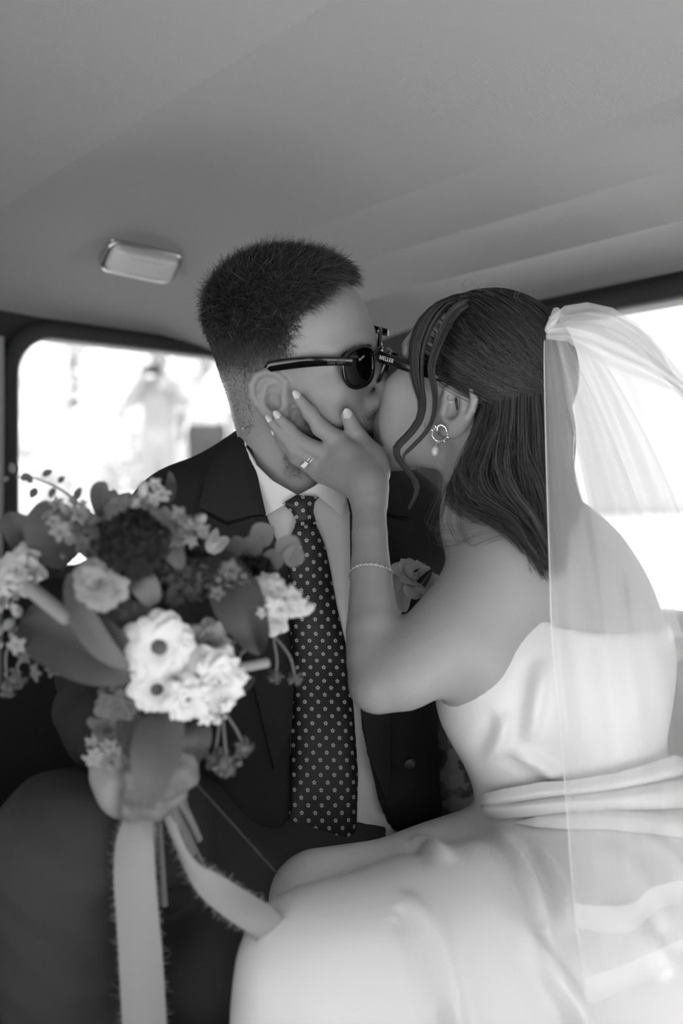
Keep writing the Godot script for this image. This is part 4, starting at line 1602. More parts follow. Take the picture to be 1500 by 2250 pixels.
func dress_groom(g: Node3D) -> void:
	var suit := mat("suit_cloth", 0.175, 0.85, 0.2)
	var jb := AABB(P(420, 950, 1.3), Vector3.ZERO).expand(P(40, 1700, 1.0)).expand(P(1020, 1920, 1.3)).expand(P(300, 1800, 0.82)).expand(P(600, 1000, 1.45))
	var j := nets(jacket_g, jb.position, jb.end, 0.006)
	j = crumple(j, sleeve_folds)
	var jk := part("jacket", j, suit, g)
	# collar and lapels
	part("lapel", laid(jacket_g, V([436, 1128, 500, 1156, 580, 1132, 606, 1200, 630, 1265, 638, 1420, 632, 1600, 600, 1690, 556, 1500, 500, 1320, 462, 1220]), 0.0055, 0.004, 11.0, 0.002), suit, jk)
	part("collar", laid(jacket_g, V([540, 960, 510, 985, 478, 1010, 452, 1060, 436, 1118, 500, 1147, 578, 1128, 560, 1055, 548, 1000]), 0.0065, 0.004, 11.0, 0.002), suit, jk)
	part("lapel", laid(jacket_g, V([772, 1140, 800, 1130, 900, 1150, 880, 1300, 850, 1560, 852, 1700, 845, 1760, 810, 1660, 785, 1500, 776, 1300]), 0.0055, 0.004, 11.0, 0.002), suit, jk)
	part("collar", laid(jacket_g, V([766, 1040, 800, 1030, 860, 1050, 890, 1140, 800, 1122, 772, 1132, 767, 1085]), 0.0065, 0.004, 11.0, 0.002), suit, jk)
	var cuff := mat("shirt_cloth", 0.88, 0.8, 0.2)
	var a := P(272, 1676, 0.893); var w := (P(318, 1706, 0.865) - P(290, 1690, 0.885)).normalized()
	part("cuff", tube([a, a + w * 0.012, a + w * 0.024], [0.0335, 0.034, 0.0338], 24), cuff, g)
	var tr := []
	tr.append(Group.new(chain([[P(470, 1870, 1.15), 0.085], [P(300, 1830, 0.99), 0.074], [P(150, 1855, 0.862), 0.058]], 0.01), 0.0, 0.03))
	tr.append(Group.new(chain([[P(140, 1865, 0.862), 0.057], [P(150, 2100, 0.88), 0.060], [P(170, 2420, 0.93), 0.058]], 0.01), 0.0, 0.03))
	tr.append(Group.new(chain([[P(680, 1880, 1.16), 0.085], [P(560, 1990, 1.06), 0.070], [P(470, 2120, 0.99), 0.055]], 0.01), 0.0, 0.04))
	tr.append(Group.new(chain([[P(470, 2130, 0.99), 0.055], [P(480, 2500, 1.05), 0.055]], 0.01), 0.0, 0.03))
	tr.append(Ell.new(Transform3D(Basis(), P(610, 1850, 1.22)), Vector3(0.17, 0.10, 0.13), 0.05))
	tr.append(Fn.new(crease, 0.004, 0))
	trousers_g = tr
	var tb := AABB(P(800, 1760, 1.2), Vector3.ZERO).expand(P(-60, 2450, 0.9)).expand(P(100, 1700, 0.78)).expand(P(600, 1850, 1.36))
	var tm := crumple(nets(tr, tb.position, tb.end, 0.007), trouser_folds)
	part("trousers", tm, mat("trouser_cloth", 0.23, 0.85, 0.2), g)
	# shirt, collar, tie
	var sb := AABB(P(480, 1000, 1.3), Vector3.ZERO).expand(P(900, 1920, 1.3)).expand(P(600, 1800, 1.02))
	var shirt := part("shirt", nets(torso_g, sb.position, sb.end, 0.006), cuff, g)
	var nf := []
	nf.append_array(torso_g)
	nf.append(Cap.new(P(650, 1010, 1.206), 0.063, P(655, 1180, 1.22), 0.065, 0.03))
	part("collar", laid(nf, V([541, 945, 546, 985, 566, 1022, 600, 1056, 654, 1088, 628, 1108, 578, 1138, 566, 1100, 553, 1050, 543, 1000]), 0.004, 0.003, 8.0), cuff, shirt)
	part("collar", laid(nf, V([654, 1088, 690, 1068, 730, 1040, 760, 1010, 762, 1070, 748, 1132, 716, 1106, 694, 1090]), 0.004, 0.003, 8.0), cuff, shirt)
	var tie := mat("tie_silk", 1.0, 0.5, 0.5)
	tie.albedo_texture = tie_texture()
	var uvf := func(p: Vector2) -> Vector2: return Vector2((p.x - 690.0 - (p.y - 1150.0) * 0.03) / 26.5, (p.y - 1150.0) / 31.0)
	var blade := part("tie", laid(nf, V([650, 1148, 690, 1148, 712, 1200, 724, 1255, 737, 1330, 760, 1430, 772, 1560, 781, 1700, 776, 1880, 640, 1880, 622, 1800, 640, 1650, 641, 1500, 638, 1360, 630, 1250, 636, 1190]), 0.006, 0.003, 9.0, 0.009, uvf), tie, g)
	part("tie_knot", laid(nf, V([623, 1106, 651, 1087, 696, 1092, 687, 1104, 685, 1125, 692, 1152, 655, 1156, 643, 1128]), 0.010, 0.006, 6.0, 0.010, func(p: Vector2): return Vector2((p.x - 660.0) / 25.0 + 0.12, (p.y - 1150.0) / 30.0 + 0.2)), tie, blade)
	part("jacket_button", lathe([Vector2(0.0001, -0.002), Vector2(0.006, -0.002), Vector2(0.0072, 0.0), Vector2(0.006, 0.002), Vector2(0.0001, 0.0015)], Transform3D(Basis(Vector3(1, 0, 0), PI / 2), P(900, 1680, hit(jacket_g, 900, 1680) - 0.002)), 16), mat("button", 0.12, 0.3), jk)

var trousers_g := []

func crease(p: Vector3) -> float:   # the pressed front crease of the right leg
	var a := P(212, 1930, 0.83); var b := P(200, 2450, 0.88)
	var h := clampf((p - a).dot(b - a) / (b - a).length_squared(), 0.0, 1.0)
	return (p - a.lerp(b, h)).length() - 0.004

func crumple(s: Array, f: Callable) -> Array:
	var vs: PackedVector3Array = s[0]
	for i in vs.size():
		vs[i] += s[1][i] * f.call(vs[i])
	return [vs, norms(vs, s[2]), s[2]]

func sleeve_folds(p: Vector3) -> float:
	var e := P(250, 1520, 1.0)
	var w := exp(-(p - e).length_squared() / 0.012)
	var ax := (p - e).dot(Vector3(0.25, -0.75, 0.6).normalized())
	var r := 0.0045 * w * sin(ax * 130.0 + 7.0 * fine.get_noise_3d(p.x * 110, p.y * 110, p.z * 110)) * (0.5 + fine.get_noise_3d(p.x * 150 + 50, p.y * 150, p.z * 150))
	var body := smoothstep(P(0, 1500, 1.2).y, P(0, 1700, 1.2).y, p.y)
	return r + 0.004 * body * fine.get_noise_3d(p.x * 90, p.y * 40, p.z * 90) + 0.002 * fine.get_noise_3d(p.x * 130, p.y * 70, p.z * 130)

func trouser_folds(p: Vector3) -> float:
	var e := P(250, 1930, 0.90)
	var w := exp(-(p - e).length_squared() / 0.010)
	var r := 0.006 * w * sin((p - e).dot(Vector3(0.5, 0.75, 0.3).normalized()) * 150.0)
	return r + 0.009 * fine.get_noise_3d(p.x * 75, p.y * 30, p.z * 75)

func rim_points(c: Vector3, w: float, h: float, t: Transform3D, side: float) -> Array:   # a rounded spectacle eye, wider at the brow
	var o := []
	for i in 40:
		var a := TAU * i / 40
		var x := cos(a); var y := sin(a)
		var sx := signf(x) * pow(absf(x), 0.75) * w
		var sy := signf(y) * pow(absf(y), 0.82) * h
		sx *= 1.0 + 0.08 * y
		sy += 0.003 * x * side * maxf(y, 0.0)
		o.append(t * (c + Vector3(sx, sy, -0.020 * pow(absf(sx + c.x) / 0.06, 2.0))))
	return o

func plate(lp: Array, bulge: Vector3) -> Array:   # a lens filling a rim
	var c := Vector3.ZERO
	for p in lp: c += p / lp.size()
	var s := sheet(func(u: float, v: float): return lp[int(round(u * lp.size())) % lp.size()].lerp(c, v) + bulge * (1.0 - pow(1.0 - v, 2.0)), lp.size(), 5, true)
	if s[1][3].dot(bulge) < 0:
		for i in s[1].size(): s[1][i] = -s[1][i]
		var k: PackedInt32Array = s[2]
		for i in range(0, k.size(), 3):
			var q := k[i + 1]; k[i + 1] = k[i + 2]; k[i + 2] = q
		s[2] = k
	return thicken(s, 0.0018)

func letters(text: String, at: Vector3, right: Vector3, up: Vector3, high: float, m: Material, parent: Node3D, called: String, font := "Droid Sans") -> MeshInstance3D:
	var tm := TextMesh.new()
	var f := SystemFont.new()
	f.font_names = PackedStringArray([font])
	tm.font = f
	tm.text = text
	tm.font_size = 32
	tm.pixel_size = high / 24.0
	tm.depth = 0.0004
	tm.curve_step = 2.0
	var o := MeshInstance3D.new()
	o.mesh = tm
	o.material_override = m
	o.name = called
	parent.add_child(o, true)
	right = right.normalized()
	up = (up - right * up.dot(right)).normalized()
	o.transform = Transform3D(Basis(right, up, right.cross(up)), at - world_at(parent))
	return o

func glasses(label: String, t: Transform3D, near: float, ws: float, temple_lift: float, ear: Vector3, text: String, lens_text: String, tall: float) -> void:
	var o := thing("sunglasses", label, "sunglasses", t * Vector3(0, 0.02, 0.105))
	var blk := mat("black_acetate", 0.05, 0.12, 0.6)
	var lens := mat("dark_lens", 0.03, 0.05, 0.7)
	var silver := mat("silver", 0.9, 0.2)
	silver.metallic = 1.0
	for s in [-1.0, 1.0]:
		var lp := rim_points(Vector3(0.0345 * s, 0.008, 0.113), ws, tall, t, s)
		part("rim", tube(lp, 0.0024, 8, true), blk, o)
		var ln := part("lens", plate(lp, t.basis.z.normalized() * 0.0025), lens, o)
		if s == near and lens_text:
			letters(lens_text, t * Vector3(0.0345 * s + 0.012 * s, 0.008 + tall * 0.70, 0.1145), t.basis.x, t.basis.y, 0.0032, silver, ln, "lettering", "Droid Serif")
		var hx: float = (0.0345 + ws * 0.95) * s
		var hinge := Vector3(hx, 0.008 + tall * 0.62, 0.107)
		var back := Vector3(ear.x * s, ear.y, ear.z)
		var pts := []
		var rad := []
		for i in 9:
			var v := i / 8.0
			var q := hinge.lerp(back, v) + Vector3(0.004 * s * sin(v * PI), temple_lift * sin(v * PI), 0)
			pts.append(t * q)
			rad.append(lerpf(0.0046, 0.0062, smoothstep(0.0, 0.7, v)) if tall > 0.02 else 0.0065)
		pts.append(t * (back + Vector3(-0.002 * s, -0.012, -0.014)))
		rad.append(0.0040)
		pts.append(t * (back + Vector3(-0.004 * s, -0.030, -0.022)))
		rad.append(0.0030)
		var tp := part("temple", tube(pts, rad, 12, false, 0.38, t.basis.x.normalized()), blk, o)
		if s == near:
			var mid := hinge.lerp(back, 0.17) + Vector3(0.0045 * s + 0.001 * s, temple_lift * 0.5, 0)
			var rt := (t * back - t * hinge).normalized()
			if rt.x < 0: rt = -rt
			letters(text, t * mid, rt, t.basis.y, 0.0042, silver, tp, "lettering")
	part("bridge", tube(smooth([t * Vector3(-0.0125, 0.016, 0.1135), t * Vector3(-0.005, 0.0205, 0.118), t * Vector3(0.005, 0.0205, 0.118), t * Vector3(0.0125, 0.016, 0.1135)], 4), 0.0023, 8), blk, o)

func finger_nails(parent: Node3D) -> void:
	var m := mat("nail", 0.76, 0.18, 0.6)
	for q in nails:
		var ax: Vector3 = (q[1] - q[0]).normalized()
		var out := Vector3(-0.05, 0.25, 1.0)
		out = (out - ax * out.dot(ax)).normalized()
		var r: float = q[2]
		var c: Vector3 = q[1] + ax * r * 0.55 + out * r * 0.62
		var side := ax.cross(out)
		var f := func(u: float, v: float) -> Vector3:
			var y := lerpf(-1.0, 1.0, v)
			var w := sqrt(maxf(0.0, 1.0 - pow(absf(y), 2.6))) * (1.0 - 0.22 * maxf(y, 0.0))
			var x := lerpf(-1.0, 1.0, u) * w
			return c + ax * y * r * 1.25 + side * x * r * 0.70 + out * (r * 0.36 * (1.0 - x * x) - r * 0.15 * y * y)
		var s := sheet(f, 8, 12)
		if s[1][60].dot(out) < 0:
			s = sheet(func(u: float, v: float): return f.call(1.0 - u, v), 8, 12)
		part("fingernail", thicken(s, 0.0006), m, parent)

func skin_body(called: String, label: String, l: Array, boxes: Array, m: Material, col: Callable) -> Array:   # boxes: [AABB, cell], finest first; one continuous surface
	var b := Bag.new()
	var done := []
	var kept := []
	for q in boxes:
		var r := nets(l, q[0].position, q[0].end, q[1], done)
		put(b, r, col)
		kept.append(r)
		done.append(q[0].grow(-q[1] * 3.0 - (0.010 if q[1] > 0.0015 else 0.005)))
	var t := thing(called, label, "person")
	part("body", b, m, t)
	return [t, kept]

func joined(a: Array, b: Array) -> Array:
	var g := Bag.new()
	put(g, a)
	put(g, b)
	return [g.v, g.n, g.i]

func build_people() -> void:
	rng.seed = 7
	fine.noise_type = FastNoiseLite.TYPE_SIMPLEX_SMOOTH
	fine.frequency = 0.05
	plan_heads()
	plan_groom()
	plan_bride()
	plan_skirt()
	plan_hand()
	var t0 := Time.get_ticks_msec()
	var skin := mat("skin", 1.0, 0.48, 0.45)
	skin.vertex_color_use_as_albedo = true
	var hairm := mat("hair", 1.0, 0.38, 0.5)
	hairm.vertex_color_use_as_albedo = true
	var hb := box_round([groom_t.origin], 0.16)
	var fist := box_round([P(320, 1710, 0.84)], 0.085)
	var all_g := skin_g.duplicate()
	all_g.append_array(hand_g)
	var r := skin_body("person", "man in a dark suit, patterned tie and sunglasses leaning in to kiss, holding the bouquet", all_g, [[box_round([ear_g.origin], 0.040), 0.0014], [hb, 0.0027], [fist, 0.0025]], skin, groom_color)
	var g: Node3D = r[0]
	var heads := joined(r[1][1], r[1][0])
	part("hair", groom_hair(heads, r[1][1][2].size()), hairm, g)
	part("beard_stubble", groom_stubble(r[1][1]), hairm, g)
	dress_groom(g)
	hb = box_round([bride_t.origin], 0.15)
	var hand := box_round([P(640, 900, 1.12), P(850, 1110, 1.09)], 0.03)
	var arm := AABB(P(760, 1050, 1.12), Vector3.ZERO).expand(P(1480, 1600, 1.2)).expand(P(760, 1600, 0.91))
	r = skin_body("person", "woman in a strapless white satin dress kissing the man, hand on his cheek", skin_b, [[box_round([ear_b.origin], 0.036), 0.0014], [hand, 0.0018], [hb, 0.0027], [arm, 0.006]], skin, bride_color)
	var b: Node3D = r[0]
	finger_nails(b)
	var bag := bride_hair()
	var hm := hair_base()
	var ab := AABB(P(1100, 850, 1.0), Vector3.ZERO).expand(P(970, 800, 1.1)).expand(P(1300, 1260, 0.94)).expand(P(1100, 1200, 1.13))
	put(bag, nets(hm, ab.position, ab.end, 0.005), grey(0.022))
	bride_locks(bag)
	part("hair", bag, hairm, b)
	var satin := mat("satin", 0.82, 0.36, 0.5)
	var jb := AABB(P(530, 1320, 1.05), Vector3.ZERO).expand(P(1580, 2330, 1.0)).expand(P(600, 2000, 0.76)).expand(P(1300, 1500, 1.25))
	var dr := part("dress", fold(nets(skirt_b, jb.position, jb.end, 0.0048), skirt_b, satin_folds()), satin, b)
	# cloth gathered round her waist
	part("waist_fold", laid(skirt_b, V([1130, 1812, 1180, 1795, 1240, 1785, 1340, 1780, 1440, 1790, 1545, 1800, 1545, 1850, 1440, 1838, 1340, 1826, 1240, 1826, 1180, 1822]), 0.003, 0.006, 10.0, 0.009, null, 0.7), satin, dr)
	part("waist_fold", laid(skirt_b, V([1064, 1770, 1078, 1752, 1130, 1758, 1240, 1742, 1340, 1730, 1440, 1718, 1545, 1712, 1545, 1778, 1440, 1784, 1340, 1784, 1240, 1794, 1160, 1800, 1100, 1804, 1074, 1794]), 0.005, 0.008, 10.0, 0.013, null, 0.7), satin, dr)
	part("waist_fold", laid(skirt_b, V([1070, 1762, 1074, 1734, 1110, 1722, 1190, 1708, 1240, 1706, 1340, 1690, 1440, 1662, 1545, 1640, 1545, 1704, 1440, 1716, 1340, 1732, 1240, 1746, 1130, 1762, 1090, 1768]), 0.009, 0.008, 10.0, 0.011, null, 0.7), satin, dr)
	build_veil()
	build_jewels()
	build_buttonhole()
	build_bouquet()
	glasses("black framed sunglasses with silver lettering on the temple, worn by the man", Transform3D(groom_t.basis, groom_t.origin + Vector3(-0.008, 0.006, 0.002)), -1.0, 0.0228, 0.004, Vector3(0.0765, 0.021, 0.012), "Ray-Ban", "Ray-Ban", 0.0225)
	glasses("black sunglasses with a broad straight temple, worn by the woman under her hair", bride_t, 1.0, 0.0250, 0.0, Vector3(0.0745, 0.028, 0.005), "MELLER", "", 0.0195)

func plan_hand() -> void:   # his right hand closed round the stems, seen from the thumb's back
	hand_g.append(Group.new(chain([[P(288, 1690, 0.886), 0.030], [P(290, 1700, 0.86), 0.031], [P(300, 1715, 0.845), 0.030]], 0.008), 0.0, 0.015))
	hand_g.append(Cap.new(P(255, 1700, 0.855), 0.019, P(262, 1745, 0.845), 0.018, 0.015))
	var rows := [
		[[262, 1680, 0.845, 0.0108], [300, 1660, 0.815, 0.0102], [360, 1652, 0.800, 0.0095], [418, 1658, 0.812, 0.0088]],
		[[262, 1706, 0.842, 0.0110], [300, 1702, 0.806, 0.0104], [365, 1692, 0.795, 0.0096], [412, 1685, 0.812, 0.0090]],
		[[262, 1734, 0.840, 0.0108], [300, 1744, 0.806, 0.0102], [365, 1732, 0.796, 0.0094], [415, 1708, 0.812, 0.0088]],
		[[258, 1755, 0.842, 0.0112], [292, 1778, 0.814, 0.0104], [345, 1775, 0.805, 0.0096], [392, 1745, 0.815, 0.0080]],
	]
	for f in rows:
		var pts := []
		for q in f: pts.append([P(q[0], q[1], q[2]), q[3]])
		hand_g.append(Group.new(chain(pts, 0.004), 0.0, 0.004))
	var th := []
	for q in [[270, 1665, 0.855, 0.0150], [310, 1630, 0.850, 0.0130], [365, 1625, 0.845, 0.0112], [410, 1640, 0.845, 0.009]]:
		th.append([P(q[0], q[1], q[2]), q[3]])
	hand_g.append(Group.new(chain(th, 0.004), 0.0, 0.008))

# ------------------------------------------------------------------ the bouquet
func frame_to(n: Vector3, spin := 0.0) -> Basis:   # y along n
	n = n.normalized()
	var x := n.cross(Vector3(0.3, 0.2, 0.93) if absf(n.z) < 0.9 else Vector3.UP).normalized()
	return Basis(x, n, x.cross(n)) * Basis(Vector3.UP, spin)

func petal(t: Transform3D, az: float, rad: float, open: float, wide: float, ruff: float, seed_: float, curl := 0.25) -> Array:
	var f := func(u: float, v: float) -> Vector3:
		var a := (u * 2.0 - 1.0)
		var edge := 1.0 - 0.18 * a * a
		var vv := v * edge
		var th := open * pow(vv, 0.7) + curl * pow(vv, 4.0)
		var r := rad * (0.10 + 0.95 * vv * sin(th))
		var h := rad * (0.95 * vv * cos(th) * (1.0 if open < 1.2 else 0.9))
		var w := wide * sin(PI * (0.10 + 0.72 * v)) * rad
		var x := a * w
		var ru := ruff * rad * v * v * (sin(a * 4.0 + seed_) + 0.6 * sin(a * 9.0 + seed_ * 2.0))
		var rr := sqrt(r * r + 0.02 * rad * rad)
		var ang := az + x / maxf(rr * 1.25, rad * 0.28)
		return t * Vector3(cos(ang) * (r + ru * 0.4), h + ru, sin(ang) * (r + ru * 0.4))
	var s := sheet(f, 8, 7)
	return thicken(s, 0.0005)

func flower(parent: Node3D, called: String, at: Vector3, n: Vector3, rad: float, rings: Array, m: Material, core: Material, ruff: float, core_r := 0.16) -> MeshInstance3D:   # rings: [petals, size, openness]
	var t := Transform3D(frame_to(n, rng.randf() * TAU), at)
	var prof := []
	for i in 9:
		var a := PI * i / 8.0
		prof.append(Vector2(maxf(sin(a) * rad * core_r, 0.0001), rad * (0.22 - cos(a) * 0.22)))
	var head := part(called, lathe(prof, t, 10), core, parent)
	var k := 0
	for r in rings:
		for i in r[0]:
			var az: float = TAU * (i + 0.5 * (k % 2)) / r[0] + rng.randf_range(-0.12, 0.12)
			part("petal", petal(t, az, rad * r[1] * rng.randf_range(0.93, 1.06), r[2] * rng.randf_range(0.92, 1.08), (1.25 if r[0] > 4 else 1.5) * 3.0 / maxf(r[0], 3.0) + 0.28, ruff, rng.randf() * TAU), m, head)
		k += 1
	return head

func leaf(pts: Array, wide: float, face: Vector3, shape := 1.0, fold := 0.25, thick := 0.0005) -> Array:   # pts: spine; widest at shape
	var sp := smooth(pts, 6)
	var n := sp.size()
	var f := func(u: float, v: float) -> Vector3:
		var x := v * (n - 1)
		var k := mini(int(x), n - 2)
		var p: Vector3 = sp[k].lerp(sp[k + 1], x - k)
		var tn: Vector3 = (sp[k + 1] - sp[k]).normalized()
		var up := (face - tn * face.dot(tn)).normalized()
		var side := tn.cross(up)
		var a := u * 2.0 - 1.0
		var w := wide * pow(maxf(sin(PI * pow(clampf(v, 0.004, 0.996), shape)), 0.0), 0.75)
		return p + side * a * w + up * (absf(a) * w * fold - 0.05 * wide * cos(u * 22.0 - v * 30.0) * 0.25)
	var s := sheet(f, 8, maxi(n - 1, 6))
	if s[1][int(s[1].size() / 2)].dot(face) < 0:
		s = sheet(func(u: float, v: float): return f.call(1.0 - u, v), 8, maxi(n - 1, 6))
	return thicken(s, thick)

func blossom(rad: float, petals := 5) -> ArrayMesh:   # a small open flower facing +y
	var b := Bag.new()
	for i in petals:
		put(b, petal(Transform3D(), TAU * i / petals, rad, 1.05, 0.55, 0.05, i * 1.7))
	return mesh_of(b)

func sprig(parent: Node3D, called: String, m: Mesh, mt: Material, at: Vector3, n: Vector3, s := 1.0) -> void:
	var o := part(called, m, mt, parent)
	o.transform = Transform3D(frame_to(n, rng.randf() * TAU).scaled(Vector3.ONE * s), at - world_at(parent))

func stem_to(parent: Node3D, m: Material, pts: Array, r0: float, r1: float) -> void:
	var sm := smooth(pts, 5)
	var rad := []
	for i in sm.size(): rad.append(lerpf(r0, r1, float(i) / (sm.size() - 1)))
	part("stem", tube(sm, rad, 7), m, parent)

func build_bouquet() -> void:
	var o := thing("bouquet", "loose bridal bouquet of pale roses, dark blooms, broad leaves and trailing ribbons in the man's fist", "bouquet", P(330, 1700, 0.835))
	o.set_meta("label", "loose bridal bouquet of pale and dark blooms with broad leaves, in the man's fist")
	var white := petal_mat("white_petal", 0.84)
	var cream := petal_mat("cream_petal", 0.72)
	var mid := petal_mat("mid_petal", 0.56)
	var dusk := petal_mat("dusky_petal", 0.40)
	var dark := petal_mat("dark_petal", 0.14)
	var green := mat("leaf_green", 0.36, 0.55, 0.4)
	var deep := mat("leaf_deep", 0.26, 0.5, 0.45)
	var euca := mat("leaf_eucalyptus", 0.43, 0.6, 0.35)
	var stemm := mat("stem_green", 0.40, 0.6, 0.4)
	var heart := mat("flower_heart", 0.30, 0.8)
	var hub := P(330, 1640, 0.84)
	var ctr := P(300, 1360, 0.90)
	var nrm := func(p: Vector3, z := 0.6) -> Vector3: return ((p - ctr).normalized() + Vector3(0, 0, z)).normalized()
	# the big blooms
	var opened := [[4, 0.62, 0.75], [5, 0.88, 1.0], [6, 1.02, 1.25], [6, 1.08, 1.45]]
	var full := [[3, 0.55, 0.35], [4, 0.72, 0.55], [5, 0.86, 0.85], [6, 1.0, 1.15], [6, 1.06, 1.4]]
	var cup := [[3, 0.6, 0.3], [5, 0.8, 0.6], [6, 0.98, 1.0], [7, 1.05, 1.3]]
	for q in [
		[350, 1425, 0.765, 74, opened, white, heart, 0.05, "lisianthus"],
		[345, 1520, 0.775, 60, opened, white, heart, 0.06, "lisianthus"],
		[475, 1500, 0.780, 74, full, white, white, 0.10, "carnation"],
		[415, 1540, 0.770, 55, cup, white, heart, 0.07, "lisianthus"],
		[217, 1278, 0.755, 60, full, mid, dusk, 0.06, "garden_rose"],
		[285, 1385, 0.785, 66, cup, dusk, dusk, 0.05, "garden_rose"],
		[455, 1420, 0.800, 56, cup, mid, dusk, 0.06, "garden_rose"],
		[30, 1252, 0.800, 60, cup, cream, mid, 0.06, "garden_rose"],
		[290, 1120, 0.830, 66, cup, mid, mid, 0.08, "garden_rose"],
		[350, 1150, 0.830, 48, cup, mid, dusk, 0.08, "garden_rose"],
		[170, 1150, 0.820, 44, cup, mid, dusk, 0.08, "garden_rose"],
		[600, 1300, 0.830, 44, cup, cream, mid, 0.08, "freesia"],
		[610, 1360, 0.825, 40, cup, cream, mid, 0.08, "freesia"],
		[255, 1560, 0.790, 50, cup, dusk, dusk, 0.06, "garden_rose"],
		[240, 1610, 0.800, 46, cup, dusk, dusk, 0.06, "garden_rose"],
	]:
		var p := P(q[0], q[1], q[2])
		flower(o, q[8], p - nrm.call(p) * R(q[3], q[2]) * 0.55, nrm.call(p), R(q[3], q[2]), q[4], q[5], q[6], q[7], 0.30 if q[4] == opened else 0.15)
		stem_to(o, stemm, [p - nrm.call(p) * R(q[3], q[2]) * 0.5, p.lerp(hub, 0.45) + Vector3(0, 0, -0.03), hub + Vector3(rng.randf_range(-0.012, 0.012), 0, rng.randf_range(-0.012, 0.012))], 0.0022, 0.0026)
	# the dark scabious head and other dark clumps of narrow petals
	for q in [[295, 1195, 0.735, 90, dark, 280], [370, 1275, 0.79, 74, petal_mat("plum_petal", 0.28), 170], [440, 1270, 0.80, 60, petal_mat("plum_petal", 0.28), 130], [555, 1270, 0.825, 62, dark, 120], [450, 1200, 0.82, 52, petal_mat("plum_petal", 0.28), 90], [110, 1205, 0.82, 60, petal_mat("plum_petal", 0.28), 90]]:
		var p := P(q[0], q[1], q[2] + 0.03)
		var rr := R(q[3], q[2])
		var b := Bag.new()
		for i in q[5]:
			var d := Vector3(rng.randfn(), rng.randfn(), rng.randfn() + 0.5).normalized()
			var t := Transform3D(frame_to(d, rng.randf() * TAU), p + d * rr * 0.42)
			put(b, petal(t, 0.0, rr * rng.randf_range(0.45, 0.62), 0.45, 0.42, 0.08, i, 0.5))
		var core := part("dark_bloom", lathe([Vector2(0.0001, -rr * 0.5), Vector2(rr * 0.45, -rr * 0.25), Vector2(rr * 0.5, 0), Vector2(rr * 0.42, rr * 0.3), Vector2(0.0001, rr * 0.5)], Transform3D(Basis(), p), 14), q[4], o)
		var pt := part("narrow_petals", b, q[4], core)
		pt.set_meta("kind", "stuff")
	# sprays of tiny blossoms
	var tiny := blossom(0.0075)
	var bud := mesh_bud(0.006)
	for q in [[150, 1135, 46, 12, mid], [385, 1165, 36, 16, mid], [420, 1165, 26, 12, mid], [40, 1320, 60, 14, cream], [30, 1400, 50, 12, mid], [600, 1330, 45, 9, cream], [640, 1325, 24, 4, cream], [330, 1085, 40, 8, cream], [500, 1290, 40, 10, dusk], [95, 1440, 60, 14, dusk], [225, 1640, 40, 9, mid], [470, 1560, 40, 7, white], [190, 1200, 60, 9, dusk]]:
		for i in q[3]:
			var a := rng.randf() * TAU
			var rr: float = q[2] * sqrt(rng.randf())
			var p := P(q[0] + cos(a) * rr, q[1] + sin(a) * rr, 0.79 + rng.randf_range(-0.012, 0.03))
			sprig(o, "blossom", tiny if rng.randf() < 0.7 else bud, q[4], p, (nrm.call(p) + Vector3(rng.randfn(), rng.randfn(), rng.randfn()) * 0.35).normalized(), rng.randf_range(0.7, 1.3))
	# broad leaves
	for q in [
		[[45, 1365, 0.80, 150, 1400, 0.775, 240, 1450, 0.77, 300, 1490, 0.78], 78, deep, 0.75],
		[[150, 1260, 0.79, 175, 1340, 0.765, 225, 1420, 0.755, 285, 1470, 0.765], 30, green, 0.9],
		[[360, 1560, 0.80, 350, 1640, 0.775, 335, 1710, 0.765, 322, 1778, 0.77], 60, green, 0.62],
		[[400, 1560, 0.81, 425, 1600, 0.80, 430, 1640, 0.80, 420, 1680, 0.81], 36, deep, 0.8],
		[[480, 1210, 0.83, 510, 1290, 0.815, 545, 1370, 0.815, 570, 1440, 0.825], 58, mat("leaf_dark", 0.17, 0.5), 0.9],
		[[160, 1230, 0.84, 130, 1190, 0.825, 105, 1150, 0.82, 100, 1100, 0.825], 66, green, 0.8],
		[[120, 1210, 0.85, 70, 1190, 0.84, 30, 1150, 0.835, 20, 1125, 0.84], 40, green, 0.8],
		[[200, 1230, 0.845, 195, 1180, 0.84, 160, 1150, 0.84, 60, 1215, 0.84], 40, green, 0.8],
		[[250, 1180, 0.85, 240, 1120, 0.845, 225, 1080, 0.85, 232, 1060, 0.85], 34, euca, 0.8],
		[[400, 1250, 0.80, 380, 1200, 0.80, 400, 1160, 0.81, 455, 1180, 0.83], 26, green, 0.8],
		[[340, 1330, 0.785, 320, 1290, 0.775, 300, 1270, 0.775, 285, 1255, 0.78], 30, green, 0.8],
		[[520, 1420, 0.82, 500, 1470, 0.81, 530, 1500, 0.815, 560, 1490, 0.82], 26, deep, 0.8],
		[[350, 1140, 0.85, 372, 1090, 0.845, 376, 1060, 0.85, 372, 1035, 0.85], 14, deep, 0.8],
		[[500, 1180, 0.84, 475, 1200, 0.83, 468, 1190, 0.83, 476, 1160, 0.84], 20, cream, 0.8],
		[[270, 1560, 0.80, 300, 1620, 0.79, 320, 1650, 0.79, 300, 1560, 0.80], 40, deep, 0.8],
	]:
		var pts := []
		for i in range(0, q[0].size(), 3): pts.append(P(q[0][i], q[0][i + 1], q[0][i + 2]))
		part("leaf", leaf(pts, R(q[1], 0.79), Vector3(rng.randf_range(-0.3, 0.3), 0.35, 1), q[3]), q[2], o)
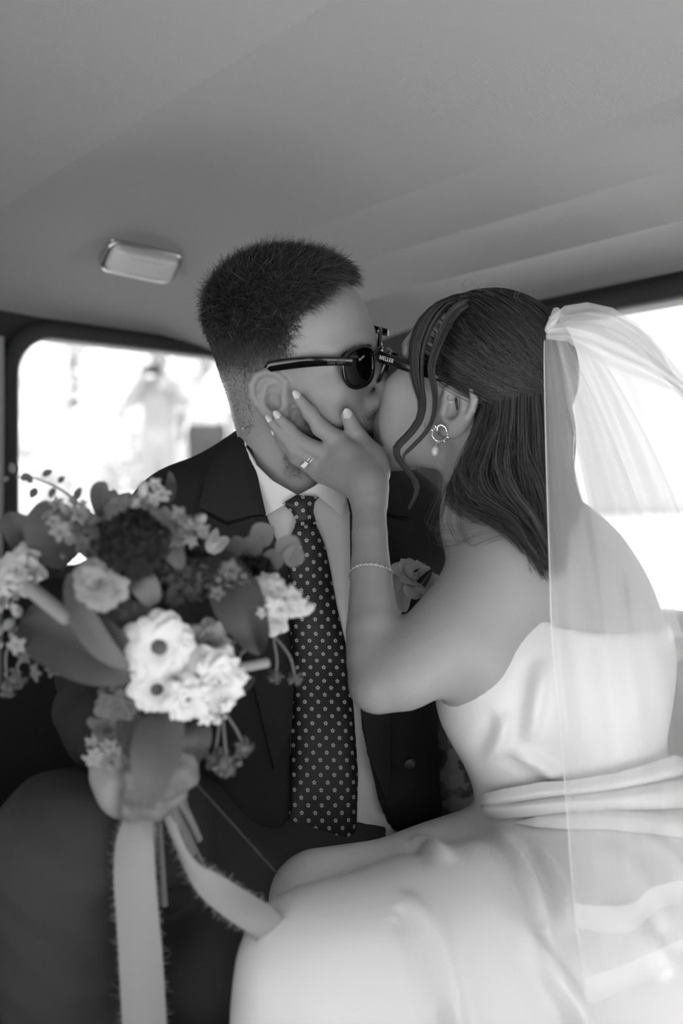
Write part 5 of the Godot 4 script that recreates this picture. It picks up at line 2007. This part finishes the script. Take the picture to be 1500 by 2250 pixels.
	# round eucalyptus leaves at the right and a fine sprig against the window
	for q in [[575, 1175, 30, 0.2], [633, 1205, 32, 0.7], [598, 1232, 27, -0.4], [645, 1222, 26, 1.2], [555, 1200, 26, 0.4], [520, 1200, 24, -0.2]]:
		var c := P(q[0], q[1], 0.86)
		var d := Vector3(cos(q[3]), sin(q[3]) + 0.4, 0.1).normalized() * R(q[2], 0.86)
		part("round_leaf", leaf([c - d, c - d * 0.33, c + d * 0.33, c + d], R(q[2] * 0.95, 0.86), Vector3(0.1, 0.2, 1), 1.0, 0.1), euca, o)
	stem_to(o, stemm, [P(500, 1290, 0.84), P(560, 1240, 0.86), P(600, 1210, 0.865), P(640, 1200, 0.865)], 0.0016, 0.001)
	stem_to(o, stemm, [P(230, 1180, 0.86), P(170, 1105, 0.85), P(120, 1068, 0.845), P(75, 1050, 0.84), P(35, 1048, 0.84)], 0.0012, 0.0007)
	for q in [[93, 1045, 0.3, 24], [80, 1072, -2.2, 26], [120, 1072, -2.2, 24], [128, 1060, 0.6, 18], [45, 1052, 0.2, 26], [30, 1040, 1.9, 24], [60, 1045, -0.6, 24], [165, 1098, 0.9, 30], [150, 1110, -2.6, 28], [20, 1050, 3.4, 18]]:
		var c := P(q[0], q[1], 0.842)
		var d := Vector3(cos(q[2]) * 0.55, sin(q[2]) * 0.9, rng.randf_range(-0.4, 0.4)).normalized() * R(q[3], 0.842)
		part("small_leaf", leaf([c, c + d * 0.33, c + d * 0.66, c + d], R(q[3] * 0.36, 0.842), Vector3(rng.randf_range(-0.6, 0.6), 0.3, 1), 0.9, 0.2), green, o)
	# bare cut stalks among the flowers
	for q in [[[62, 1290, 0.785], [152, 1362, 0.765], 17], [[505, 1472, 0.80], [592, 1455, 0.80], 11]]:
		var a := P(q[0][0], q[0][1], q[0][2]); var e := P(q[1][0], q[1][1], q[1][2])
		part("cut_stalk", tube([a, a.lerp(e, 0.06), a.lerp(e, 0.94), e], [R(q[2], 0.79) * 0.8, R(q[2], 0.79), R(q[2], 0.79), R(q[2], 0.79) * 0.75], 12), mid, o)
	# hanging seed heads and buds
	for q in [[[487, 1560, 0.80], [478, 1620, 0.80], [470, 1668, 0.80], 24], [[487, 1560, 0.80], [494, 1630, 0.795], [497, 1675, 0.795], 32], [[490, 1560, 0.80], [520, 1605, 0.80], [535, 1640, 0.80], 22], [[595, 1390, 0.84], [635, 1440, 0.84], [648, 1490, 0.84], 16], [[600, 1400, 0.84], [608, 1450, 0.84], [605, 1485, 0.84], 18], [[90, 1420, 0.80], [45, 1450, 0.80], [35, 1490, 0.80], 24], [[60, 1400, 0.80], [15, 1430, 0.80], [18, 1505, 0.80], 26]]:
		var e := P(q[2][0], q[2][1], q[2][2])
		stem_to(o, stemm, [P(q[0][0], q[0][1], q[0][2]), P(q[1][0], q[1][1], q[1][2]), e], 0.0011, 0.0012)
		var rr := R(q[3], q[2][2])
		var b := Bag.new()
		for i in 26:
			var d := Vector3(rng.randfn(), rng.randfn() - 0.8, rng.randfn()).normalized()
			var t := Transform3D(frame_to(d, rng.randf() * TAU), e + d * rr * 0.35)
			put(b, petal(t, 0.0, rr * 0.75, 0.3, 0.5, 0.05, i))
		var hd := part("seed_head", lathe([Vector2(0.0001, -rr * 0.6), Vector2(rr * 0.55, -rr * 0.3), Vector2(rr * 0.6, 0), Vector2(rr * 0.35, rr * 0.4), Vector2(0.0001, rr * 0.55)], Transform3D(Basis(), e), 12), dusk, o)
		part("bracts", b, dusk, hd).set_meta("kind", "stuff")
	for q in [[690, 1330, 640, 1350], [655, 1312, 620, 1330], [665, 1335, 625, 1350]]:
		var e := P(q[0], q[1], 0.835); var a := P(q[2], q[3], 0.835)
		stem_to(o, stemm, [P(580, 1390, 0.84), a.lerp(P(580, 1390, 0.84), 0.4), a], 0.0012, 0.0012)
		part("bud", tube([a, a.lerp(e, 0.3), a.lerp(e, 0.65), a.lerp(e, 0.9), e], [0.002, 0.0055, 0.0062, 0.004, 0.0018], 10), cream, o)
	# stems below the fist
	for q in [[330, 1750, 352, 1880, 8], [345, 1750, 340, 1835, 7], [360, 1750, 398, 1868, 10], [372, 1740, 420, 1880, 12], [385, 1735, 436, 1845, 11], [350, 1755, 362, 1990, 7], [392, 1730, 410, 1800, 9], [375, 1745, 445, 1905, 9], [318, 1755, 328, 1830, 7]]:
		var a := P(q[0], q[1], 0.83); var e := P(q[2], q[3], 0.835 + rng.randf_range(-0.012, 0.02))
		stem_to(o, stemm, [a + Vector3(0, 0.05, 0), a, a.lerp(e, 0.5) + Vector3(rng.randf_range(-0.002, 0.002), 0, 0), e], R(q[4], 0.83), R(q[4], 0.83))
	# ribbons with frayed edges
	var rib := mat("ribbon_silk", 0.56, 0.7, 0.3)
	var thr := mat("ribbon_thread", 0.56, 0.8, 0.3)
	ribbon(o, rib, thr, [[308, 1760, 0.832, 24], [305, 1800, 0.822, 32], [297, 1850, 0.815, 42], [295, 1920, 0.81, 46], [302, 2020, 0.808, 46], [310, 2120, 0.808, 47], [318, 2260, 0.81, 48], [322, 2320, 0.81, 48]], Vector3(0.05, 0.1, 1))
	ribbon(o, rib, thr, [[362, 1760, 0.832, 14], [385, 1830, 0.826, 12], [418, 1900, 0.825, 18], [460, 1945, 0.828, 30], [515, 1985, 0.83, 34], [570, 2020, 0.83, 35], [600, 2045, 0.83, 33]], Vector3(-0.5, 0.62, 0.8))
	var th := thing("loose_thread", "single fine pale thread running from the bouquet down to her knee", "thread", P(425, 1715, 0.83))
	part("strand", tube([P(418, 1708, 0.826), P(500, 1798, 0.84), P(575, 1882, 0.86), P(640, 1954, 0.885)], 0.00013, 5), mat("thread", 0.5, 0.6), th)

func petal_mat(called: String, g: float) -> StandardMaterial3D:
	if mats.has(called):
		return mats[called]
	var m := mat(called, g, 0.75, 0.3)
	m.backlight_enabled = true
	m.backlight = Color(0.45, 0.45, 0.45)
	return m

func mesh_bud(r: float) -> ArrayMesh:
	var b := Bag.new()
	put(b, lathe([Vector2(0.0001, -r * 0.3), Vector2(r * 0.5, 0), Vector2(r * 0.62, r * 0.6), Vector2(r * 0.4, r * 1.2), Vector2(0.0001, r * 1.6)], Transform3D(), 8))
	return mesh_of(b)

func ribbon(o: Node3D, m: Material, thr: Material, spine: Array, face: Vector3) -> void:   # spine: [px, py, d, half width px]
	var pts := []
	var wd := []
	for q in spine:
		pts.append(P(q[0], q[1], q[2])); wd.append(R(q[3], q[2]))
	pts = smooth(pts, 8); wd = smooth(wd, 8)
	var n := pts.size()
	var at := func(u: float, v: float) -> Vector3:
		var x := v * (n - 1)
		var k := mini(int(x), n - 2)
		var p: Vector3 = pts[k].lerp(pts[k + 1], x - k)
		var w: float = lerpf(wd[k], wd[k + 1], x - k)
		var tn: Vector3 = (pts[k + 1] - pts[k]).normalized()
		var fc := (face - tn * face.dot(tn)).normalized()
		var a := u * 2.0 - 1.0
		return p + tn.cross(fc) * a * w + fc * (0.25 * w * cos(a * 1.6) + 0.002 * sin(v * 9.0 + a))
	var s := sheet(at, 12, n * 2)
	if s[1][50].dot(face) < 0:
		s = sheet(func(u: float, v: float): return at.call(1.0 - u, v), 12, n * 2)
	var rb := part("ribbon", thicken(s, 0.0004), m, o)
	var b := Bag.new()
	for i in 420:
		var v := rng.randf_range(0.10, 0.99)
		var u := 0.0 if rng.randf() < 0.5 else 1.0
		var p: Vector3 = at.call(u, v)
		var out: Vector3 = (p - at.call(0.5, v)).normalized()
		var d := (out + Vector3(rng.randfn() * 0.5, rng.randfn() * 0.6 - 0.3, rng.randfn() * 0.4)).normalized()
		var len := rng.randf_range(0.001, 0.0055)
		strand(b, PackedVector3Array([p - out * 0.001, p + d * len * 0.6, p + (d + Vector3(rng.randfn(), rng.randfn(), rng.randfn()) * 0.5) * len]), 0.00018, 0.0001, Color.WHITE)
	part("frayed_edge", b, thr, rb).set_meta("kind", "stuff")

# ------------------------------------------------------------------ veil, jewellery, buttonhole
func tulle(called: String, a: float) -> StandardMaterial3D:
	var m := mat(called, 0.93, 0.9, 0.1)
	m.transparency = BaseMaterial3D.TRANSPARENCY_ALPHA
	m.albedo_color = Color(0.93, 0.93, 0.93, a)
	m.backlight_enabled = true
	m.backlight = Color(0.95, 0.95, 0.95)
	return m

func net_panel(rows: Array, folds: float, amp: float, ph: float, nu := 60, nv := 60) -> Array:   # rows: [y left, x left, y right, x right, depth left, depth right]
	var f := func(u: float, v: float) -> Vector3:
		var x := v * (rows.size() - 1)
		var k := mini(int(x), rows.size() - 2)
		var q := []
		for c in 6:
			q.append(cubic_interpolate(rows[k][c], rows[k + 1][c], rows[maxi(k - 1, 0)][c], rows[mini(k + 2, rows.size() - 1)][c], x - k))
		var d: float = lerpf(q[4], q[5], u) + amp * (sin(u * folds * TAU + ph + v * 1.5) + 0.5 * sin(u * folds * 2.3 * TAU + ph * 2.0)) * smoothstep(0.0, 0.25, v) * smoothstep(0.0, 0.05, u)
		return P(lerpf(q[1], q[3], u), lerpf(q[0], q[2], u), d)
	return sheet(func(u: float, v: float): return f.call(1.0 - u, v), nu, nv)

func build_veil() -> void:
	var o := thing("bridal_veil", "sheer white tulle veil gathered at a comb on the back of the woman's head", "veil", P(1205, 720, 1.03))
	var t1 := tulle("tulle", 0.40)
	var t2 := tulle("tulle_gathered", 0.5)
	# the near fall, over her shoulder and lap
	part("near_fall", net_panel([
		[735, 1196, 700, 1222, 1.030, 1.03],
		[800, 1195, 780, 1262, 1.006, 1.005],
		[1000, 1199, 960, 1345, 0.974, 0.99],
		[1250, 1207, 1210, 1440, 0.936, 0.965],
		[1400, 1212, 1400, 1500, 0.928, 0.945],
		[1600, 1230, 1600, 1545, 0.935, 0.93],
		[1800, 1246, 1800, 1570, 0.895, 0.895],
		[2000, 1262, 1950, 1590, 0.865, 0.88],
		[2150, 1284, 2050, 1600, 0.845, 0.87],
	], 1.7, 0.006, 0.6), t1, o)
	var cord := []
	for q in [[738, 1196, 1.029], [800, 1195, 1.005], [1000, 1199, 0.973], [1250, 1207, 0.935], [1400, 1212, 0.927], [1600, 1230, 0.933], [1800, 1246, 0.894], [2000, 1262, 0.864], [2150, 1284, 0.844]]:
		cord.append(P(q[1], q[0], q[2]))
	part("edge_cord", tube(smooth(cord, 6), 0.0004, 6), mat("cord_white", 0.9, 0.8), o)
	for q in [
		[[1262, 1985, 1330, 1992, 1390, 1985, 1430, 1952, 1500, 1935, 1600, 1930], [1266, 2038, 1340, 2050, 1400, 2040, 1440, 2000, 1500, 1985, 1600, 1980], 0.846, 0.855],
		[[1283, 2148, 1340, 2132, 1400, 2108, 1500, 2062, 1600, 2020], [1286, 2206, 1340, 2190, 1400, 2164, 1500, 2112, 1600, 2066], 0.828, 0.848],
	]:
		var a := smooth(V(q[0]), 6); var b := smooth(V(q[1]), 6)
		var f := func(u: float, v: float) -> Vector3:
			var x := (1.0 - u) * (mini(a.size(), b.size()) - 1)
			var k := mini(int(x), mini(a.size(), b.size()) - 2)
			var p: Vector2 = a[k].lerp(a[k + 1], x - k).lerp(b[k].lerp(b[k + 1], x - k), v)
			return P(p.x, p.y, lerpf(q[2], q[3], 1.0 - u) + 0.003 * sin(v * PI))
		part("hem", sheet(f, 40, 5), tulle("tulle_hem", 0.42), o)
	# the far fall, behind her back
	part("far_fall", net_panel([
		[690, 1222, 690, 1240, 1.05, 1.06],
		[760, 1240, 770, 1400, 1.10, 1.12],
		[950, 1270, 950, 1520, 1.17, 1.20],
		[1250, 1330, 1250, 1590, 1.24, 1.26],
		[1600, 1380, 1600, 1640, 1.24, 1.26],
	], 2.0, 0.012, 2.0), t1, o)
	part("middle_fall", net_panel([
		[700, 1215, 690, 1236, 1.03, 1.04],
		[780, 1225, 800, 1330, 1.035, 1.05],
		[950, 1260, 1000, 1440, 1.03, 1.05],
		[1150, 1300, 1200, 1520, 1.0, 1.03],
		[1400, 1330, 1400, 1570, 0.955, 0.98],
	], 1.6, 0.010, 4.0), t1, o)
	# the gathered puff over the comb
	for q in [
		[[[700, 1205], [672, 1240], [664, 1290], [676, 1345], [712, 1400], [770, 1450], [860, 1500]], [[742, 1198], [722, 1235], [716, 1290], [726, 1350], [765, 1410], [820, 1450], [885, 1510]], 1.02, 0.03],
		[[[715, 1206], [705, 1250], [705, 1300], [735, 1370], [780, 1430], [830, 1490], [870, 1530]], [[745, 1200], [750, 1245], [790, 1300], [820, 1350], [838, 1410], [860, 1470], [905, 1530]], 1.0, -0.02],
		[[[700, 1208], [690, 1250], [684, 1310], [700, 1370], [740, 1430], [800, 1480], [850, 1520]], [[720, 1212], [735, 1270], [770, 1330], [800, 1400], [815, 1440], [850, 1480], [880, 1520]], 1.08, 0.04],
	]:
		var f := func(u: float, v: float) -> Vector3:
			var n: int = q[0].size() - 1
			var x := u * n
			var k := mini(int(x), n - 1)
			var ya := lerpf(q[0][k][0], q[0][k + 1][0], x - k); var xa := lerpf(q[0][k][1], q[0][k + 1][1], x - k)
			var yb := lerpf(q[1][k][0], q[1][k + 1][0], x - k); var xb := lerpf(q[1][k][1], q[1][k + 1][1], x - k)
			var bow := sin(PI * v)
			return P(lerpf(xa, xb, v), lerpf(ya, yb, v), q[2] + q[3] * bow * smoothstep(0.0, 0.3, u) + 0.05 * u + 0.004 * sin(v * 14.0 + u * 3.0))
		part("puff", sheet(f, 36, 18), t2, o)
	var wt := mat("comb_white", 0.85, 0.4)
	var comb := part("comb", tube(smooth([P(1196, 745, 1.04), P(1206, 722, 1.028), P(1216, 700, 1.03), P(1222, 684, 1.045)], 5), 0.0045, 10), wt, o)
	for i in 8:
		var y := lerpf(742, 690, i / 7.0)
		part("tooth", tube([P(lerpf(1197, 1220, i / 7.0), y, 1.034), P(lerpf(1183, 1206, i / 7.0), y + 8, 1.04)], 0.0012, 6), wt, comb)

func build_jewels() -> void:
	var silver := mat("silver", 0.9, 0.2)
	silver.metallic = 1.0
	var pearl := mat("pearl", 0.80, 0.22, 0.7)
	pearl.clearcoat_enabled = true
	pearl.clearcoat = 0.6
	# drop earring: hook, twig-like hoop, pearl
	var dE := hit(skin_b, 968, 935, 0.9) - 0.004
	var e := thing("earring", "silver twisted hoop earring with a hanging pearl, below the woman's ear lobe", "earring", P(967, 940, dE))
	var hoop := []
	for i in 28:
		var a := TAU * i / 28.0 * 0.93 + 1.9
		hoop.append(P(966 + 17.0 * cos(a), 953 - 17.0 * sin(a), dE - 0.001 + 0.002 * cos(a)))
	part("hoop", tube(hoop, 0.0011, 8), silver, e)
	for i in 9:
		var k := 1 + i * 3
		var c: Vector3 = hoop[k]
		var mid := P(966, 953, dE)
		part("knot", tube([c, c + (c - mid).normalized() * 0.0012, c + (c - mid).normalized() * 0.0022], [0.0013, 0.0012, 0.0004], 6), silver, e)
	part("hook", tube(smooth([P(960, 946, dE - 0.002), P(962, 936, dE - 0.004), P(970, 934, dE - 0.004), P(978, 940, dE - 0.003), P(981, 948, dE - 0.002)], 4), 0.0012, 8), silver, e)
	part("link", tube([P(961, 970, dE), P(959, 974, dE), P(957, 980, dE)], 0.0008, 6), silver, e)
	var pr := []
	for i in 13:
		var a := PI * i / 12.0
		pr.append(Vector2(maxf(sin(a) * 0.0046, 0.00005), -cos(a) * 0.0056))
	part("pearl", lathe(pr, Transform3D(Basis(), P(955, 991, dE)), 24), pearl, e)
	# small ring high on the ear
	var d2 := hit(skin_b, 990, 876, 0.9) - 0.002
	var c2 := thing("ear_cuff", "tiny silver ring worn high on the woman's ear", "earring", P(990, 876, d2))
	var pts := []
	for i in 18:
		var a := TAU * i / 18.0
		pts.append(P(991 + 8.0 * cos(a), 876 - 8.0 * sin(a), d2 + 0.0015 * sin(a)))
	part("band", tube(pts, 0.0005, 6, true), silver, c2)
	# bracelet
	var br := thing("bracelet", "thin silver chain bracelet on the woman's raised forearm", "bracelet", P(815, 1264, 1.03))
	var ax := (P(815, 1265, 1.035) - P(812, 1180, 1.06)).normalized()
	var bx := ax.cross(Vector3(0, 0, 1)).normalized()
	var by := ax.cross(bx)
	for i in 56:
		var a := TAU * i / 56.0
		var o := bx * cos(a) + by * sin(a)
		var c := P(815, 1263, 1.0345) + o * 0.0226 + ax * 0.0012 * sin(a * 2.0)
		var tn := (-bx * sin(a) + by * cos(a))
		var up := ax if i % 2 == 0 else (ax * 0.5 + o * 0.8).normalized()
		var lk := []
		for k in 10:
			var w := TAU * k / 10.0
			lk.append(c + tn * cos(w) * 0.0018 + up * sin(w) * 0.0011)
		part("chain_link", tube(lk, 0.0004, 5, true), silver, br)
	# rings on the ring finger
	var f0 := P(704, 1024, 1.141); var f1 := P(648, 987, 1.1315)
	var fx := (f1 - f0).normalized()
	for q in [["wedding_band", 0.42, "plain narrow silver band on the woman's ring finger, beside the stone ring", "ring"], ["engagement_ring", 0.52, "silver ring with a rectangular clear stone on the woman's ring finger", "ring"]]:
		var c := f0.lerp(f1, q[1])
		var rr := 0.0106
		var t := thing(q[0], q[2], q[3], c)
		var u := fx.cross(Vector3(0, 0, 1)).normalized(); var w := fx.cross(u)
		var lp := []
		for i in 30:
			var a := TAU * i / 30.0
			lp.append(c + (u * cos(a) + w * sin(a)) * rr)
		part("band", tube(lp, 0.0008, 8, true), silver, t)
		if q[0] == "engagement_ring":
			var dn := (Vector3(-0.30, -0.75, 0.75) - fx * Vector3(-0.30, -0.75, 0.75).dot(fx)).normalized()
			var g := mat("diamond", 0.97, 0.03, 0.9)
			var bs := Basis(fx, dn, fx.cross(dn))
			part("stone", rbox(Transform3D(bs, c + dn * (rr + 0.0022)), Vector3(0.0026, 0.0018, 0.0038), 0.0008), g, t)
			for s in [[-1, -1], [1, -1], [1, 1], [-1, 1]]:
				part("claw", tube([c + dn * rr * 0.95 + fx * 0.0018 * s[0] + bs.z * 0.0026 * s[1], c + dn * (rr + 0.0042) + fx * 0.0026 * s[0] + bs.z * 0.0038 * s[1]], 0.00045, 6), silver, t)
			var hal := []
			for k in rounded_loop(-0.0030, 0.0030, -0.0042, 0.0042, 0.0008, 3):
				hal.append(c + dn * (rr + 0.0016) + fx * k.x + bs.z * k.y)
			part("setting", tube(hal, 0.0005, 6, true), silver, t)

func build_buttonhole() -> void:
	var p := P(890, 1300, hit(jacket_g, 890, 1300) - 0.02)
	var o := thing("boutonniere", "pale rose buttonhole on the man's lapel behind the woman's arm", "boutonniere", p)
	var m := petal_mat("cream_petal", 0.72)
	var d := -p.z
	flower(o, "rose", P(905, 1285, d), Vector3(0.5, 0.7, 0.6), 0.030, [[3, 0.6, 0.3], [4, 0.85, 0.55], [5, 1.05, 0.8], [5, 1.15, 1.1]], m, m, 0.05)
	for q in [[[880, 1330], [872, 1290], [872, 1255], [878, 1235], 12], [[890, 1345], [885, 1320], [895, 1290], [905, 1270], 16], [[880, 1350], [868, 1330], [866, 1300], [872, 1280], 14]]:
		var pts := []
		for i in 4: pts.append(P(q[i][0], q[i][1], d - 0.012))
		part("bract", leaf(pts, R(q[4], d), Vector3(0.2, 0.3, 1), 0.8), m, o)
	part("dark_leaf", leaf([P(905, 1310, d - 0.018), P(920, 1290, d - 0.02), P(935, 1270, d - 0.02), P(950, 1250, d - 0.02)], R(11, d), Vector3(0, 0.3, 1), 0.8), mat("leaf_black", 0.10, 0.3), o)

func _ready() -> void:
	setup()
	var t0 := Time.get_ticks_msec()
	build_cabin()
	build_lamp()
	build_outside()
	build_seat()
	build_people()
